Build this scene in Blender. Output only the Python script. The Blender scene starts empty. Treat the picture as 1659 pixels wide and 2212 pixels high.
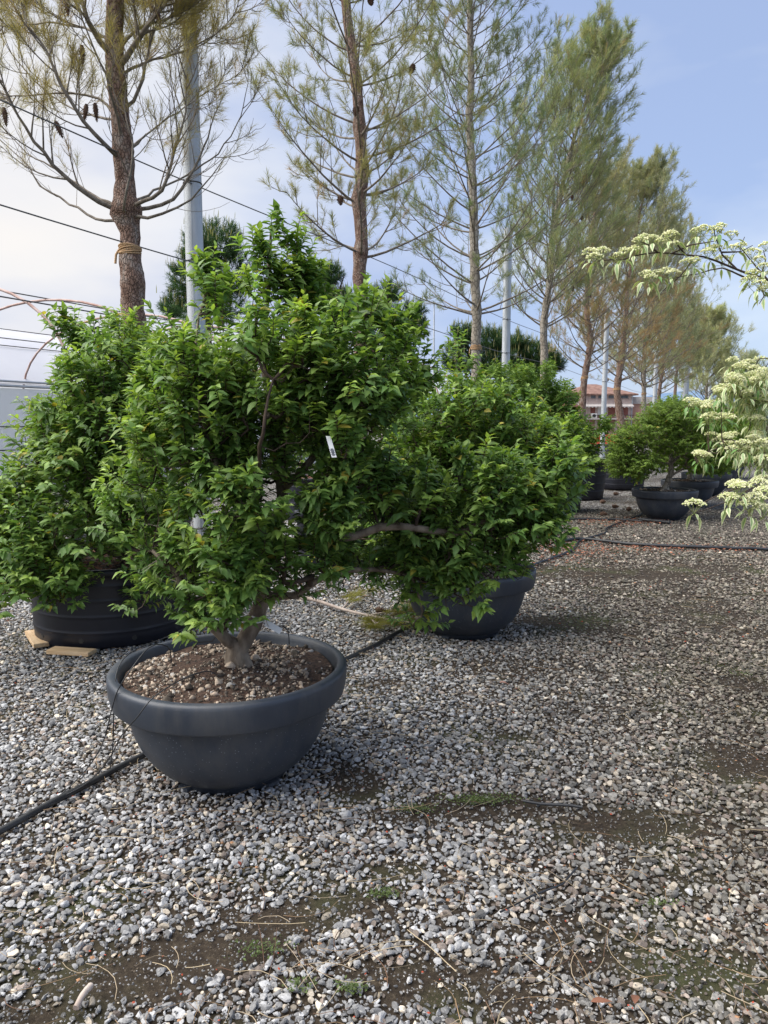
import bpy, math, random
import numpy as np
from mathutils import Vector, noise as mnoise
random.seed(7); rng = np.random.default_rng(7)
SC = bpy.context.scene; COL = SC.collection
R = math.radians
# ---------------------------------------------------------------- camera
F = 1600.0; CX, CY = 829.5, 1106.0; CAMZ = 1.55; TH = R(6.74)
cam = bpy.data.cameras.new('camera'); camo = bpy.data.objects.new('camera', cam); COL.objects.link(camo)
camo.location = (0, 0, CAMZ); camo.rotation_euler = (R(90) - TH, 0, 0)
cam.sensor_fit = 'HORIZONTAL'; cam.sensor_width = 36; cam.lens = 36 * F / 1659.0
cam.clip_start = 0.05; cam.clip_end = 5000
SC.camera = camo
SC.render.resolution_x = 768; SC.render.resolution_y = 1024
# ---------------------------------------------------------------- light
SUN_EL, SUN_AZ = 56, -95          # azimuth measured from +Y (view) towards +X
sd = Vector((math.sin(R(SUN_AZ)) * math.cos(R(SUN_EL)), math.cos(R(SUN_AZ)) * math.cos(R(SUN_EL)), math.sin(R(SUN_EL))))
sun = bpy.data.lights.new('sun', 'SUN'); suno = bpy.data.objects.new('sun', sun); COL.objects.link(suno)
sun.energy = 3.2; sun.angle = R(75); sun.color = (1.0, 0.95, 0.88)
suno.rotation_euler = sd.to_track_quat('Z', 'Y').to_euler()
W = bpy.data.worlds.new('World'); SC.world = W; W.use_nodes = True
def world():
    nt = W.node_tree; N = nt.nodes; L = nt.links; N.clear()
    out = N.new('ShaderNodeOutputWorld'); bg = N.new('ShaderNodeBackground'); bg.inputs['Strength'].default_value = 0.1
    sky = N.new('ShaderNodeTexSky'); sky.sky_type = 'NISHITA'; sky.sun_disc = False
    sky.sun_elevation = R(SUN_EL); sky.sun_rotation = R(SUN_AZ); sky.air_density = 1.0; sky.dust_density = 0.6
    tc = N.new('ShaderNodeTexCoord')
    mp = N.new('ShaderNodeMapping'); mp.inputs['Scale'].default_value = (1.0, 1.0, 2.6); mp.inputs['Location'].default_value = (3.1, 1.2, 0.4)
    L.new(tc.outputs['Generated'], mp.inputs['Vector'])
    nz = N.new('ShaderNodeTexNoise'); nz.inputs['Scale'].default_value = 1.7; nz.inputs['Detail'].default_value = 6; nz.inputs['Roughness'].default_value = 0.5; nz.inputs['Distortion'].default_value = 0.3
    L.new(mp.outputs['Vector'], nz.inputs['Vector'])
    sep = N.new('ShaderNodeSeparateXYZ'); L.new(tc.outputs['Generated'], sep.inputs[0])
    def M(op, a, b, clamp=False):
        m = N.new('ShaderNodeMath'); m.operation = op; m.use_clamp = clamp
        for i, v in enumerate((a, b)):
            if isinstance(v, (int, float)): m.inputs[i].default_value = v
            else: L.new(v, m.inputs[i])
        return m.outputs[0]
    # cloud cover: full overcast to the left, thinning to the right
    f = M('SUBTRACT', nz.outputs['Fac'], M('MULTIPLY', sep.outputs['X'], 0.75))
    f = M('MULTIPLY', M('SUBTRACT', f, 0.22), 2.0, True)
    cov = M('ADD', M('MULTIPLY', f, 0.26), 0.72)
    # glow where the cloud is thin in front of the low sun
    dp = N.new('ShaderNodeVectorMath'); dp.operation = 'DOT_PRODUCT'; L.new(tc.outputs['Generated'], dp.inputs[0])
    g = Vector((-0.50, 0.85, 0.12)).normalized(); dp.inputs[1].default_value = g
    gl = M('POWER', M('MAXIMUM', dp.outputs['Value'], 0.0), 13.0)
    nz2 = N.new('ShaderNodeTexNoise'); nz2.inputs['Scale'].default_value = 2.7; nz2.inputs['Detail'].default_value = 5
    L.new(mp.outputs['Vector'], nz2.inputs['Vector'])
    gl = M('MULTIPLY', gl, M('ADD', M('MULTIPLY', nz2.outputs['Fac'], 1.5), -0.08))
    cc = N.new('ShaderNodeMix'); cc.data_type = 'RGBA'
    L.new(M('SUBTRACT', M('MULTIPLY', nz2.outputs['Fac'], 3.7), M('ADD', M('MULTIPLY', sep.outputs['X'], 0.6), 1.42), True), cc.inputs[0])
    cc.inputs[6].default_value = (2.0, 2.5, 3.85, 1); cc.inputs[7].default_value = (3.5, 3.75, 4.3, 1)
    cg = N.new('ShaderNodeMix'); cg.data_type = 'RGBA'; cg.clamp_factor = True
    L.new(gl, cg.inputs[0]); L.new(cc.outputs[2], cg.inputs[6]); cg.inputs[7].default_value = (4.7, 4.5, 4.3, 1)
    mx = N.new('ShaderNodeMix'); mx.data_type = 'RGBA'
    L.new(cov, mx.inputs[0]); L.new(sky.outputs[0], mx.inputs[6]); L.new(cg.outputs[2], mx.inputs[7])
    L.new(mx.outputs[2], bg.inputs['Color']); L.new(bg.outputs[0], out.inputs['Surface'])
world()
SC.view_settings.view_transform = 'Standard'; SC.view_settings.look = 'None'
SC.view_settings.exposure = 1.1; SC.view_settings.gamma = 1.0
# ---------------------------------------------------------------- pixel helpers
cT, sT = math.cos(TH), math.sin(TH)
def ray(px, py):
    u = (px - CX) / F; v = (CY - py) / F
    return Vector((u, cT + v * sT, v * cT - sT))
def P(px, py, Y):
    d = ray(px, py); return Vector((0, 0, CAMZ)) + d * (Y / d.y)
def G(px, py, z=0.0):
    d = ray(px, py); return Vector((0, 0, CAMZ)) + d * ((z - CAMZ) / d.z)
def Pn(px, py, Y):
    u = (px - CX) / F; v = (CY - py) / F
    dx = u; dy = cT + v * sT; dz = v * cT - sT
    return np.stack([dx * Y / dy, Y + 0 * dx, CAMZ + dz * Y / dy], -1)
# ---------------------------------------------------------------- materials
MATS = {}
def new_mat(name):
    m = bpy.data.materials.new(name); m.use_nodes = True
    nt = m.node_tree; b = nt.nodes['Principled BSDF']
    return m, nt, b
def nd(nt, t, **kw):
    n = nt.nodes.new(t)
    for k, v in kw.items():
        if hasattr(n, k): setattr(n, k, v)
        else: n.inputs[k].default_value = v
    return n
def ramp(nt, fac, stops):
    r = nt.nodes.new('ShaderNodeValToRGB'); cr = r.color_ramp
    while len(cr.elements) < len(stops): cr.elements.new(0.5)
    for e, (p, c) in zip(cr.elements, stops):
        e.position = p; e.color = (*c, 1) if len(c) == 3 else c
    nt.links.new(fac, r.inputs[0]); return r.outputs[0]
def objcoord(nt, scale=(1, 1, 1), kind='Object'):
    tc = nt.nodes.new('ShaderNodeTexCoord'); mp = nt.nodes.new('ShaderNodeMapping')
    mp.inputs['Scale'].default_value = scale
    nt.links.new(tc.outputs[kind], mp.inputs[0]); return mp.outputs[0]
def noise_mat(name, c1, c2, scale=5, rough=0.7, bump=0.2, bdist=0.01, stretch=(1, 1, 1), metal=0.0, spec=0.5, detail=6, c3=None, lo=.35, hi=.65):
    m, nt, b = new_mat(name)
    co = objcoord(nt, stretch)
    n = nd(nt, 'ShaderNodeTexNoise', Scale=scale, Detail=detail); nt.links.new(co, n.inputs['Vector'])
    st = [(lo, c1), (hi, c2)] if c3 is None else [(lo, c1), ((lo + hi) / 2, c2), (hi, c3)]
    nt.links.new(ramp(nt, n.outputs['Fac'], st), b.inputs['Base Color'])
    b.inputs['Roughness'].default_value = rough; b.inputs['Metallic'].default_value = metal
    b.inputs['Specular IOR Level'].default_value = spec
    if bump:
        n2 = nd(nt, 'ShaderNodeTexNoise', Scale=scale * 4, Detail=4); nt.links.new(co, n2.inputs['Vector'])
        bp = nd(nt, 'ShaderNodeBump', Strength=bump, Distance=bdist)
        nt.links.new(n2.outputs['Fac'], bp.inputs['Height']); nt.links.new(bp.outputs[0], b.inputs['Normal'])
    return m
def attr_mat(name, rough=0.6, transl=0.0, scale=0, vary=0.2, spec=0.5, bump=0.0):
    m, nt, b = new_mat(name)
    a = nd(nt, 'ShaderNodeAttribute', attribute_name='Col')
    colr = a.outputs['Color']
    if scale:
        n = nd(nt, 'ShaderNodeTexNoise', Scale=scale, Detail=4); nt.links.new(objcoord(nt), n.inputs['Vector'])
        mm = nd(nt, 'ShaderNodeMapRange'); mm.inputs[1].default_value = .3; mm.inputs[2].default_value = .7; mm.inputs[3].default_value = 1 - vary; mm.inputs[4].default_value = 1 + vary
        nt.links.new(n.outputs['Fac'], mm.inputs[0])
        vm = nd(nt, 'ShaderNodeVectorMath', operation='SCALE'); nt.links.new(colr, vm.inputs[0]); nt.links.new(mm.outputs[0], vm.inputs['Scale']); colr = vm.outputs[0]
        if bump:
            bp = nd(nt, 'ShaderNodeBump', Strength=bump, Distance=0.004); nt.links.new(n.outputs['Fac'], bp.inputs['Height']); nt.links.new(bp.outputs[0], b.inputs['Normal'])
    nt.links.new(colr, b.inputs['Base Color']); b.inputs['Roughness'].default_value = rough; b.inputs['Specular IOR Level'].default_value = spec
    if transl:
        t = nd(nt, 'ShaderNodeBsdfTranslucent'); 
        vm = nd(nt, 'ShaderNodeVectorMath', operation='MULTIPLY'); nt.links.new(colr, vm.inputs[0]); vm.inputs[1].default_value = (1.25, 1.25, .55)
        nt.links.new(vm.outputs[0], t.inputs['Color'])
        mx = nd(nt, 'ShaderNodeMixShader'); mx.inputs[0].default_value = transl
        nt.links.new(b.outputs[0], mx.inputs[1]); nt.links.new(t.outputs[0], mx.inputs[2])
        nt.links.new(mx.outputs[0], nt.nodes['Material Output'].inputs['Surface'])
    return m
def bark_mat(name, c1, c2, c3, vs=14, st=(1, 1, .35), bump=.9, bd=.012):
    m, nt, b = new_mat(name); co = objcoord(nt, st)
    nz = nd(nt, 'ShaderNodeTexNoise', Scale=vs * .6, Detail=5); nt.links.new(co, nz.inputs['Vector'])
    vm = nd(nt, 'ShaderNodeVectorMath', operation='MULTIPLY_ADD'); nt.links.new(nz.outputs['Color'], vm.inputs[0]); vm.inputs[1].default_value = (.06,) * 3; nt.links.new(co, vm.inputs[2])
    v = nd(nt, 'ShaderNodeTexVoronoi', Scale=vs * 1.6, feature='DISTANCE_TO_EDGE'); nt.links.new(vm.outputs[0], v.inputs['Vector'])
    colr = ramp(nt, nz.outputs['Fac'], [(.32, c1), (.5, c2), (.68, c3)])
    mx = nd(nt, 'ShaderNodeMix', data_type='RGBA', blend_type='MULTIPLY'); mx.inputs[0].default_value = .8
    nt.links.new(colr, mx.inputs[6]); nt.links.new(ramp(nt, v.outputs[0], [(0, (.22, .2, .19)), (.12, (1, 1, 1))]), mx.inputs[7])
    nt.links.new(mx.outputs[2], b.inputs['Base Color']); b.inputs['Roughness'].default_value = .9; b.inputs['Specular IOR Level'].default_value = .2
    bp = nd(nt, 'ShaderNodeBump', Strength=bump, Distance=bd)
    nt.links.new(ramp(nt, v.outputs[0], [(0, (0, 0, 0)), (.2, (1, 1, 1))]), bp.inputs['Height']); nt.links.new(bp.outputs[0], b.inputs['Normal'])
    return m
M = {}
M['leaf'] = attr_mat('leaf', .45, .38, scale=60, vary=.12, spec=.35)
M['leaf_far'] = attr_mat('leaf_far', .55, .3, spec=.3)
M['needle'] = attr_mat('needle', .6, .42, spec=.25)
M['stone'] = attr_mat('stone', .75, 0, scale=140, vary=.22, spec=.35, bump=.5)
M['litter'] = attr_mat('litter', .8, 0, spec=.2)
M['flower'] = attr_mat('flower', .6, .25)
M['bark_pine'] = bark_mat('bark_pine', (.19, .115, .085), (.32, .215, .165), (.40, .33, .28), 26, (1, 1, .5), .9, .01)
M['bark_pale'] = bark_mat('bark_pale', (.23, .2, .16), (.36, .32, .26), (.44, .40, .34), 9, (1, 1, .6), .4, .006)
M['bark_twig'] = noise_mat('bark_twig', (.13, .105, .08), (.27, .235, .19), 18, .85, .5, .003)
M['bark_shrub'] = noise_mat('bark_shrub', (.11, .08, .055), (.30, .24, .18), 22, .85, .7, .006, (1, 1, .5))
M['bark_dark'] = noise_mat('bark_dark', (.035, .022, .015), (.09, .06, .04), 26, .8, .4, .004)
M['galv'] = noise_mat('galvanised', (.44, .47, .49), (.58, .61, .63), 7, .5, .15, .002, (1, 1, .25), metal=.35)
M['wire'] = noise_mat('wire', (.12, .12, .12), (.2, .2, .2), 20, .5, 0, metal=.5)
M['hose'] = noise_mat('hose', (.012, .013, .015), (.03, .032, .036), 9, .45, .1, .002)
M['tub'] = noise_mat('black_tub', (.008, .009, .015), (.016, .018, .028), 4, .42, .06, .003)
M['tubdirt'] = noise_mat('dusty_tub', (.012, .012, .014), (.05, .05, .05), 5, .6, .1, .003)
M['rope'] = noise_mat('rope', (.45, .27, .13), (.62, .42, .24), 60, .9, .8, .004, (1, 1, 6))
M['wood'] = noise_mat('pale_wood', (.55, .37, .2), (.72, .53, .33), 5, .7, .2, .002, (1, 8, 8))
M['tagw'] = noise_mat('tag_plastic', (.75, .77, .78), (.82, .83, .84), 5, .4, 0)
M['ink'] = noise_mat('ink', (.03, .03, .04), (.05, .05, .06), 5, .6, 0)
M['cone'] = noise_mat('cone_scale', (.10, .055, .035), (.2, .12, .08), 30, .8, .5, .004)
M['rust'] = noise_mat('rusty_tube', (.34, .2, .16), (.5, .38, .34), 6, .7, .2, .003)
M['deadwood'] = noise_mat('dead_wood', (.33, .26, .22), (.52, .44, .38), 14, .85, .5, .004)
M['gh_wall'] = noise_mat('film_wall', (.74, .82, .87), (.8, .86, .9), .7, .35, 0, spec=.6)
M['gh_roof'] = noise_mat('film_roof', (.70, .70, .74), (.78, .78, .81), .8, .6, 0, spec=.3)
M['alu'] = noise_mat('alu', (.5, .52, .54), (.6, .62, .64), 5, .4, 0, metal=.6)
M['blk'] = noise_mat('black_trim', (.015, .015, .015), (.03, .03, .03), 5, .5, 0)
M['white'] = noise_mat('white_paint', (.7, .68, .64), (.8, .78, .74), 2, .6, 0)
M['pink'] = noise_mat('pink_render', (.62, .36, .28), (.7, .44, .35), 1.5, .8, 0)
M['pilaster'] = noise_mat('pilaster', (.45, .34, .30), (.54, .43, .38), 2, .7, 0)
M['glass'] = noise_mat('dark_glass', (.05, .06, .07), (.12, .13, .14), 1, .15, 0)
M['shutter'] = noise_mat('shutter', (.22, .07, .05), (.3, .11, .08), 3, .7, 0)
M['awning'] = noise_mat('awning', (.42, .38, .36), (.52, .48, .45), 2, .8, 0)
M['red'] = noise_mat('red_paint', (.62, .07, .03), (.75, .12, .05), 2, .5, 0)
M['rubber'] = noise_mat('rubber', (.02, .02, .02), (.05, .05, .05), 4, .8, 0)
M['hill'] = noise_mat('hill', (.10, .17, .28), (.14, .22, .33), .01, 1, 0)  # blue of distance haze painted into the hill colour
for k_ in ('gh_wall', 'gh_roof'):          # milky film lets light through
    nt_ = M[k_].node_tree; tl = nt_.nodes.new('ShaderNodeBsdfTranslucent'); tl.inputs['Color'].default_value = (.86, .88, .9, 1)
    mx_ = nt_.nodes.new('ShaderNodeMixShader'); mx_.inputs[0].default_value = .5 if k_ == 'gh_wall' else .3
    nt_.links.new(nt_.nodes['Principled BSDF'].outputs[0], mx_.inputs[1]); nt_.links.new(tl.outputs[0], mx_.inputs[2]); nt_.links.new(mx_.outputs[0], nt_.nodes['Material Output'].inputs['Surface'])
def brick_mat():
    m, nt, b = new_mat('brick'); co = objcoord(nt)
    sw = nd(nt, 'ShaderNodeMapping'); sw.inputs['Rotation'].default_value = (R(90), 0, 0); nt.links.new(co, sw.inputs[0])
    br = nd(nt, 'ShaderNodeTexBrick', Scale=2.0); nt.links.new(sw.outputs[0], br.inputs['Vector'])
    br.inputs['Color1'].default_value = (.40, .19, .14, 1); br.inputs['Color2'].default_value = (.50, .27, .2, 1); br.inputs['Mortar'].default_value = (.44, .33, .28, 1)
    nt.links.new(br.outputs[0], b.inputs['Base Color']); b.inputs['Roughness'].default_value = .9; return m
M['brick'] = brick_mat()
def roof_mat():
    m, nt, b = new_mat('roof_tiles'); co = objcoord(nt)
    w = nd(nt, 'ShaderNodeTexWave', Scale=1.2, Distortion=1.0); nt.links.new(co, w.inputs['Vector'])
    n = nd(nt, 'ShaderNodeTexNoise', Scale=1.5, Detail=8); nt.links.new(co, n.inputs['Vector'])
    c = ramp(nt, n.outputs['Fac'], [(.35, (.15, .075, .055)), (.65, (.27, .16, .125))])
    nt.links.new(c, b.inputs['Base Color']); bp = nd(nt, 'ShaderNodeBump', Strength=.6, Distance=.1)
    nt.links.new(w.outputs['Fac'], bp.inputs['Height']); nt.links.new(bp.outputs[0], b.inputs['Normal']); b.inputs['Roughness'].default_value = .9; return m
M['roof'] = roof_mat()
def bowl_mat(specks=True):
    m, nt, b = new_mat('bowl_plastic'); co = objcoord(nt)
    n = nd(nt, 'ShaderNodeTexNoise', Scale=3, Detail=5); nt.links.new(co, n.inputs['Vector'])
    base = ramp(nt, n.outputs['Fac'], [(.35, (.027, .034, .047)), (.65, (.042, .052, .069))])
    v = nd(nt, 'ShaderNodeTexVoronoi', Scale=75); nt.links.new(co, v.inputs['Vector'])
    sp = ramp(nt, v.outputs['Distance'], [(.1, (1, 1, 1)), (.16, (0, 0, 0))])
    n3 = nd(nt, 'ShaderNodeTexWhiteNoise'); nt.links.new(v.outputs['Position'], n3.inputs['Vector'])
    gate = ramp(nt, n3.outputs['Value'], [(.4, (0, 0, 0)), (.5, (1, 1, 1))])
    ml = nd(nt, 'ShaderNodeMix', data_type='RGBA', blend_type='MULTIPLY'); ml.inputs[0].default_value = 1
    nt.links.new(sp, ml.inputs[6]); nt.links.new(gate, ml.inputs[7])
    mx = nd(nt, 'ShaderNodeMix', data_type='RGBA'); mx.inputs[0].default_value = 0; (nt.links.new(ml.outputs[2], mx.inputs[0]) if specks else None); nt.links.new(base, mx.inputs[6]); mx.inputs[7].default_value = (.24, .27, .3, 1)
    # dust in streaks
    n4 = nd(nt, 'ShaderNodeTexNoise', Scale=6, Detail=8, Roughness=.7); nt.links.new(objcoord(nt, (1, 1, .3)), n4.inputs['Vector'])
    m2 = nd(nt, 'ShaderNodeMix', data_type='RGBA'); nt.links.new(ramp(nt, n4.outputs['Fac'], [(.46, (0, 0, 0)), (.72, (.55, .55, .55))]), m2.inputs[0])
    nt.links.new(mx.outputs[2], m2.inputs[6]); m2.inputs[7].default_value = (.115, .11, .10, 1)
    nt.links.new(m2.outputs[2], b.inputs['Base Color'])
    nt.links.new(ramp(nt, n4.outputs['Fac'], [(.3, (.36,) * 3), (.7, (.58,) * 3)]), b.inputs['Roughness'])
    bp = nd(nt, 'ShaderNodeBump', Strength=.12, Distance=.003); n5 = nd(nt, 'ShaderNodeTexNoise', Scale=160); nt.links.new(co, n5.inputs['Vector'])
    nt.links.new(n5.outputs['Fac'], bp.inputs['Height']); nt.links.new(bp.outputs[0], b.inputs['Normal'])
    return m
M['bowl'] = bowl_mat(); M['bowl_rim'] = bowl_mat(False)
def soil_mat(name='soil', far=False):
    m, nt, b = new_mat(name); co = objcoord(nt)
    n = nd(nt, 'ShaderNodeTexNoise', Scale=45, Detail=8, Roughness=.7); nt.links.new(co, n.inputs['Vector'])
    n0 = nd(nt, 'ShaderNodeTexNoise', Scale=1.6, Detail=4); nt.links.new(co, n0.inputs['Vector'])
    c = ramp(nt, n.outputs['Fac'], [(.3, (.016, .011, .008)), (.55, (.045, .034, .023)), (.8, (.12, .095, .065))])
    mg = nd(nt, 'ShaderNodeMix', data_type='RGBA'); nt.links.new(ramp(nt, n0.outputs['Fac'], [(.52, (0, 0, 0)), (.68, (.55, .55, .55))]), mg.inputs[0])
    nt.links.new(c, mg.inputs[6]); mg.inputs[7].default_value = (.06, .075, .025, 1)
    cout = mg.outputs[2]
    h = n.outputs['Fac']
    if far:
        v = nd(nt, 'ShaderNodeTexVoronoi', Scale=32, Randomness=1); 
        w = nd(nt, 'ShaderNodeVectorMath', operation='MULTIPLY_ADD'); nt.links.new(n.outputs['Color'], w.inputs[0]); w.inputs[1].default_value = (.015,) * 3; nt.links.new(co, w.inputs[2])
        nt.links.new(w.outputs[0], v.inputs['Vector'])
        wn = nd(nt, 'ShaderNodeSeparateColor'); nt.links.new(v.outputs['Color'], wn.inputs[0])
        sc = ramp(nt, wn.outputs[0], [(0, (.08, .08, .085)), (.4, (.2, .2, .205)), (.75, (.36, .35, .34)), (1, (.6, .56, .5))])
        mask = ramp(nt, v.outputs['Distance'], [(.35, (1, 1, 1)), (.62, (0, 0, 0))])
        n7 = nd(nt, 'ShaderNodeTexNoise', Scale=.55, Detail=6, Roughness=.6); nt.links.new(co, n7.inputs['Vector'])
        patch = ramp(nt, n7.outputs['Fac'], [(.36, (.2, .2, .2)), (.52, (1, 1, 1))])
        mm = nd(nt, 'ShaderNodeMix', data_type='RGBA', blend_type='MULTIPLY'); mm.inputs[0].default_value = 1; nt.links.new(mask, mm.inputs[6]); nt.links.new(patch, mm.inputs[7])
        # stones only where no modelled ones lie (beyond 12 m) or far to the sides
        geo = nd(nt, 'ShaderNodeNewGeometry'); sx = nd(nt, 'ShaderNodeSeparateXYZ'); nt.links.new(geo.outputs['Position'], sx.inputs[0])
        mr = nd(nt, 'ShaderNodeMapRange'); mr.inputs[1].default_value = 9.5; mr.inputs[2].default_value = 13; nt.links.new(sx.outputs['Y'], mr.inputs[0])
        m3 = nd(nt, 'ShaderNodeMix', data_type='RGBA', blend_type='MULTIPLY'); m3.inputs[0].default_value = 1; nt.links.new(mm.outputs[2], m3.inputs[6]); nt.links.new(mr.outputs[0], m3.inputs[7])
        mx = nd(nt, 'ShaderNodeMix', data_type='RGBA'); nt.links.new(m3.outputs[2], mx.inputs[0]); nt.links.new(cout, mx.inputs[6]); nt.links.new(sc, mx.inputs[7]); cout = mx.outputs[2]
    nt.links.new(cout, b.inputs['Base Color']); b.inputs['Roughness'].default_value = .92; b.inputs['Specular IOR Level'].default_value = .25
    bp = nd(nt, 'ShaderNodeBump', Strength=.8, Distance=.012); nt.links.new(h, bp.inputs['Height']); nt.links.new(bp.outputs[0], b.inputs['Normal'])
    return m
M['soil'] = soil_mat(); M['potsoil'] = noise_mat('pot_soil', (.03, .017, .011), (.13, .075, .05), 60, .95, 1.0, .01, detail=9); M['ground'] = soil_mat('gravel_ground', True)
# ---------------------------------------------------------------- mesh builder
class MB:
    def __init__(s): s.V = []; s.L = []; s.S = []; s.C = []; s.MI = []; s.SM = []; s.n = 0
    def add(s, V, Fs, col=(.5, .5, .5), mat=0, smooth=True):
        V = np.asarray(V, dtype=np.float32).reshape(-1, 3); Fs = np.asarray(Fs, dtype=np.int32)
        s.V.append(V); s.L.append((Fs + s.n).ravel()); s.S.append(np.full(len(Fs), Fs.shape[1], np.int32))
        c = np.ones((len(V), 4), np.float32); c[:, :3] = np.asarray(col, dtype=np.float32); s.C.append(c)
        s.MI.append(np.full(len(Fs), mat, np.int32)); s.SM.append(np.full(len(Fs), smooth, bool)); s.n += len(V)
        return s
    def box(s, c, d, rz=0, **k):
        x, y, z = d[0] / 2, d[1] / 2, d[2] / 2
        V = np.array([(a * x, b_ * y, e * z) for a in (-1, 1) for b_ in (-1, 1) for e in (-1, 1)], float)
        if rz:
            ca, sa = math.cos(rz), math.sin(rz); V = np.stack([V[:, 0] * ca - V[:, 1] * sa, V[:, 0] * sa + V[:, 1] * ca, V[:, 2]], 1)
        V += np.array(c)[None]
        k.setdefault('smooth', False)
        return s.add(V, [(0, 1, 3, 2), (4, 6, 7, 5), (0, 4, 5, 1), (2, 3, 7, 6), (0, 2, 6, 4), (1, 5, 7, 3)], **k)
    def tube(s, pts, rad, seg=6, cap=True, wob=0, **k):
        p = np.array([tuple(q) for q in pts], float); n = len(p)
        r = np.broadcast_to(np.asarray(rad, float), (n,))
        t = np.gradient(p, axis=0); t /= np.linalg.norm(t, axis=1)[:, None] + 1e-9
        a = np.array([1, 0, 0]) if abs(t[0][0]) < .8 else np.array([0, 1, 0])
        u = np.cross(t[0], a); u /= np.linalg.norm(u) + 1e-9
        U = np.zeros_like(p); U[0] = u
        for i in range(1, n):
            u = U[i - 1] - t[i] * np.dot(U[i - 1], t[i]); U[i] = u / (np.linalg.norm(u) + 1e-9)
        Wv = np.cross(t, U); an = np.arange(seg) * 2 * math.pi / seg
        rr = r[:, None] * np.ones(seg)[None]
        if wob: rr = rr * (1 + rng.uniform(-wob, wob, rr.shape))
        V = p[:, None] + rr[..., None] * (np.cos(an)[None, :, None] * U[:, None] + np.sin(an)[None, :, None] * Wv[:, None])
        V = V.reshape(-1, 3)
        i = np.arange(n - 1)[:, None] * seg; j = np.arange(seg)[None]; j2 = (j + 1) % seg
        Fq = np.stack([i + j, i + j2, i + seg + j2, i + seg + j], -1).reshape(-1, 4)
        s.add(V, Fq, **k)
        if cap and seg >= 5:
            for e, o in ((0, p[0]), (n - 1, p[-1])):
                ring = V[e * seg:(e + 1) * seg]; Vc = np.vstack([ring, o[None]])
                Fc = [(q, (q + 1) % seg, seg) if e else ((q + 1) % seg, q, seg) for q in range(seg)]
                s.add(Vc, Fc, **k)
        return s
    def lathe(s, prof, seg=64, c=(0, 0, 0), **k):
        pr = np.array(prof, float); an = np.arange(seg) * 2 * math.pi / seg
        V = np.stack([pr[:, 0][:, None] * np.cos(an), pr[:, 0][:, None] * np.sin(an), pr[:, 1][:, None] + 0 * an], -1).reshape(-1, 3) + np.array(c)
        n = len(pr); i = np.arange(n - 1)[:, None] * seg; j = np.arange(seg)[None]; j2 = (j + 1) % seg
        return s.add(V, np.stack([i + j, i + j2, i + seg + j2, i + seg + j], -1).reshape(-1, 4), **k)
    def build(s, name, mats, parent=None, loc=None):
        me = bpy.data.meshes.new(name); V = np.concatenate(s.V); 
        if loc is not None: V = V - np.array(loc, dtype=np.float32)
        L = np.concatenate(s.L); S = np.concatenate(s.S); Cc = np.concatenate(s.C)
        me.vertices.add(len(V)); me.vertices.foreach_set('co', V.ravel())
        me.loops.add(len(L)); me.loops.foreach_set('vertex_index', L)
        me.polygons.add(len(S)); st = np.zeros(len(S), np.int32); st[1:] = np.cumsum(S)[:-1]
        me.polygons.foreach_set('loop_start', st); me.polygons.foreach_set('loop_total', S)
        me.polygons.foreach_set('material_index', np.concatenate(s.MI)); me.polygons.foreach_set('use_smooth', np.concatenate(s.SM))
        at = me.color_attributes.new('Col', 'FLOAT_COLOR', 'POINT'); at.data.foreach_set('color', Cc.ravel())
        for m in (mats if isinstance(mats, (list, tuple)) else [mats]): me.materials.append(m)
        me.update(calc_edges=True); me.validate()
        o = bpy.data.objects.new(name, me); COL.objects.link(o)
        if parent is not None:
            o.parent = parent
            # vertices are given in world space: take the parent's place off
            if loc is None and any(abs(v) > 1e-6 for v in root_loc(parent)):
                me.transform(__import__('mathutils').Matrix.Translation(-Vector(root_loc(parent))))
        elif loc is not None: o.location = loc
        return o
def root_loc(o):
    v = Vector((0, 0, 0))
    while o is not None: v += o.location; o = o.parent
    return v
def tag(o, label=None, cat=None, group=None, kind=None):
    if label: o['label'] = label
    if cat: o['category'] = cat
    if group: o['group'] = group
    if kind: o['kind'] = kind
    return o
def thing(name, label, cat, loc=(0, 0, 0), group=None):
    o = bpy.data.objects.new(name, None); COL.objects.link(o); o.location = loc; o.empty_display_size = .2
    return tag(o, label, cat, group)
def copy_tree(o, parent=None, loc=None, rz=0, label=None):
    c = o.copy(); COL.objects.link(c); c.parent = parent
    if loc is not None: c.location = loc; c.rotation_euler = (0, 0, rz)
    if label: c['label'] = label
    for ch in [x for x in bpy.data.objects if x.parent == o]: copy_tree(ch, c)
    return c
def norm(a): return a / (np.linalg.norm(a, axis=-1, keepdims=True) + 1e-9)
def spline(pts, step=.05):
    p = np.array([tuple(q) for q in pts], float)
    if len(p) < 3:
        n = max(2, int(np.linalg.norm(p[1] - p[0]) / step) + 1); return p[0] + (p[1] - p[0]) * np.linspace(0, 1, n)[:, None]
    out = []; q = np.vstack([2 * p[0] - p[1], p, 2 * p[-1] - p[-2]])
    for i in range(1, len(q) - 2):
        n = max(1, int(np.linalg.norm(q[i + 1] - q[i]) / step)); t = np.linspace(0, 1, n, endpoint=False)[:, None]
        a, b, c, d = q[i - 1], q[i], q[i + 1], q[i + 2]
        out.append(.5 * (2 * b + (c - a) * t + (2 * a - 5 * b + 4 * c - d) * t ** 2 + (3 * b - a - 3 * c + d) * t ** 3))
    out.append(p[-1][None]); return np.concatenate(out)
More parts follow.
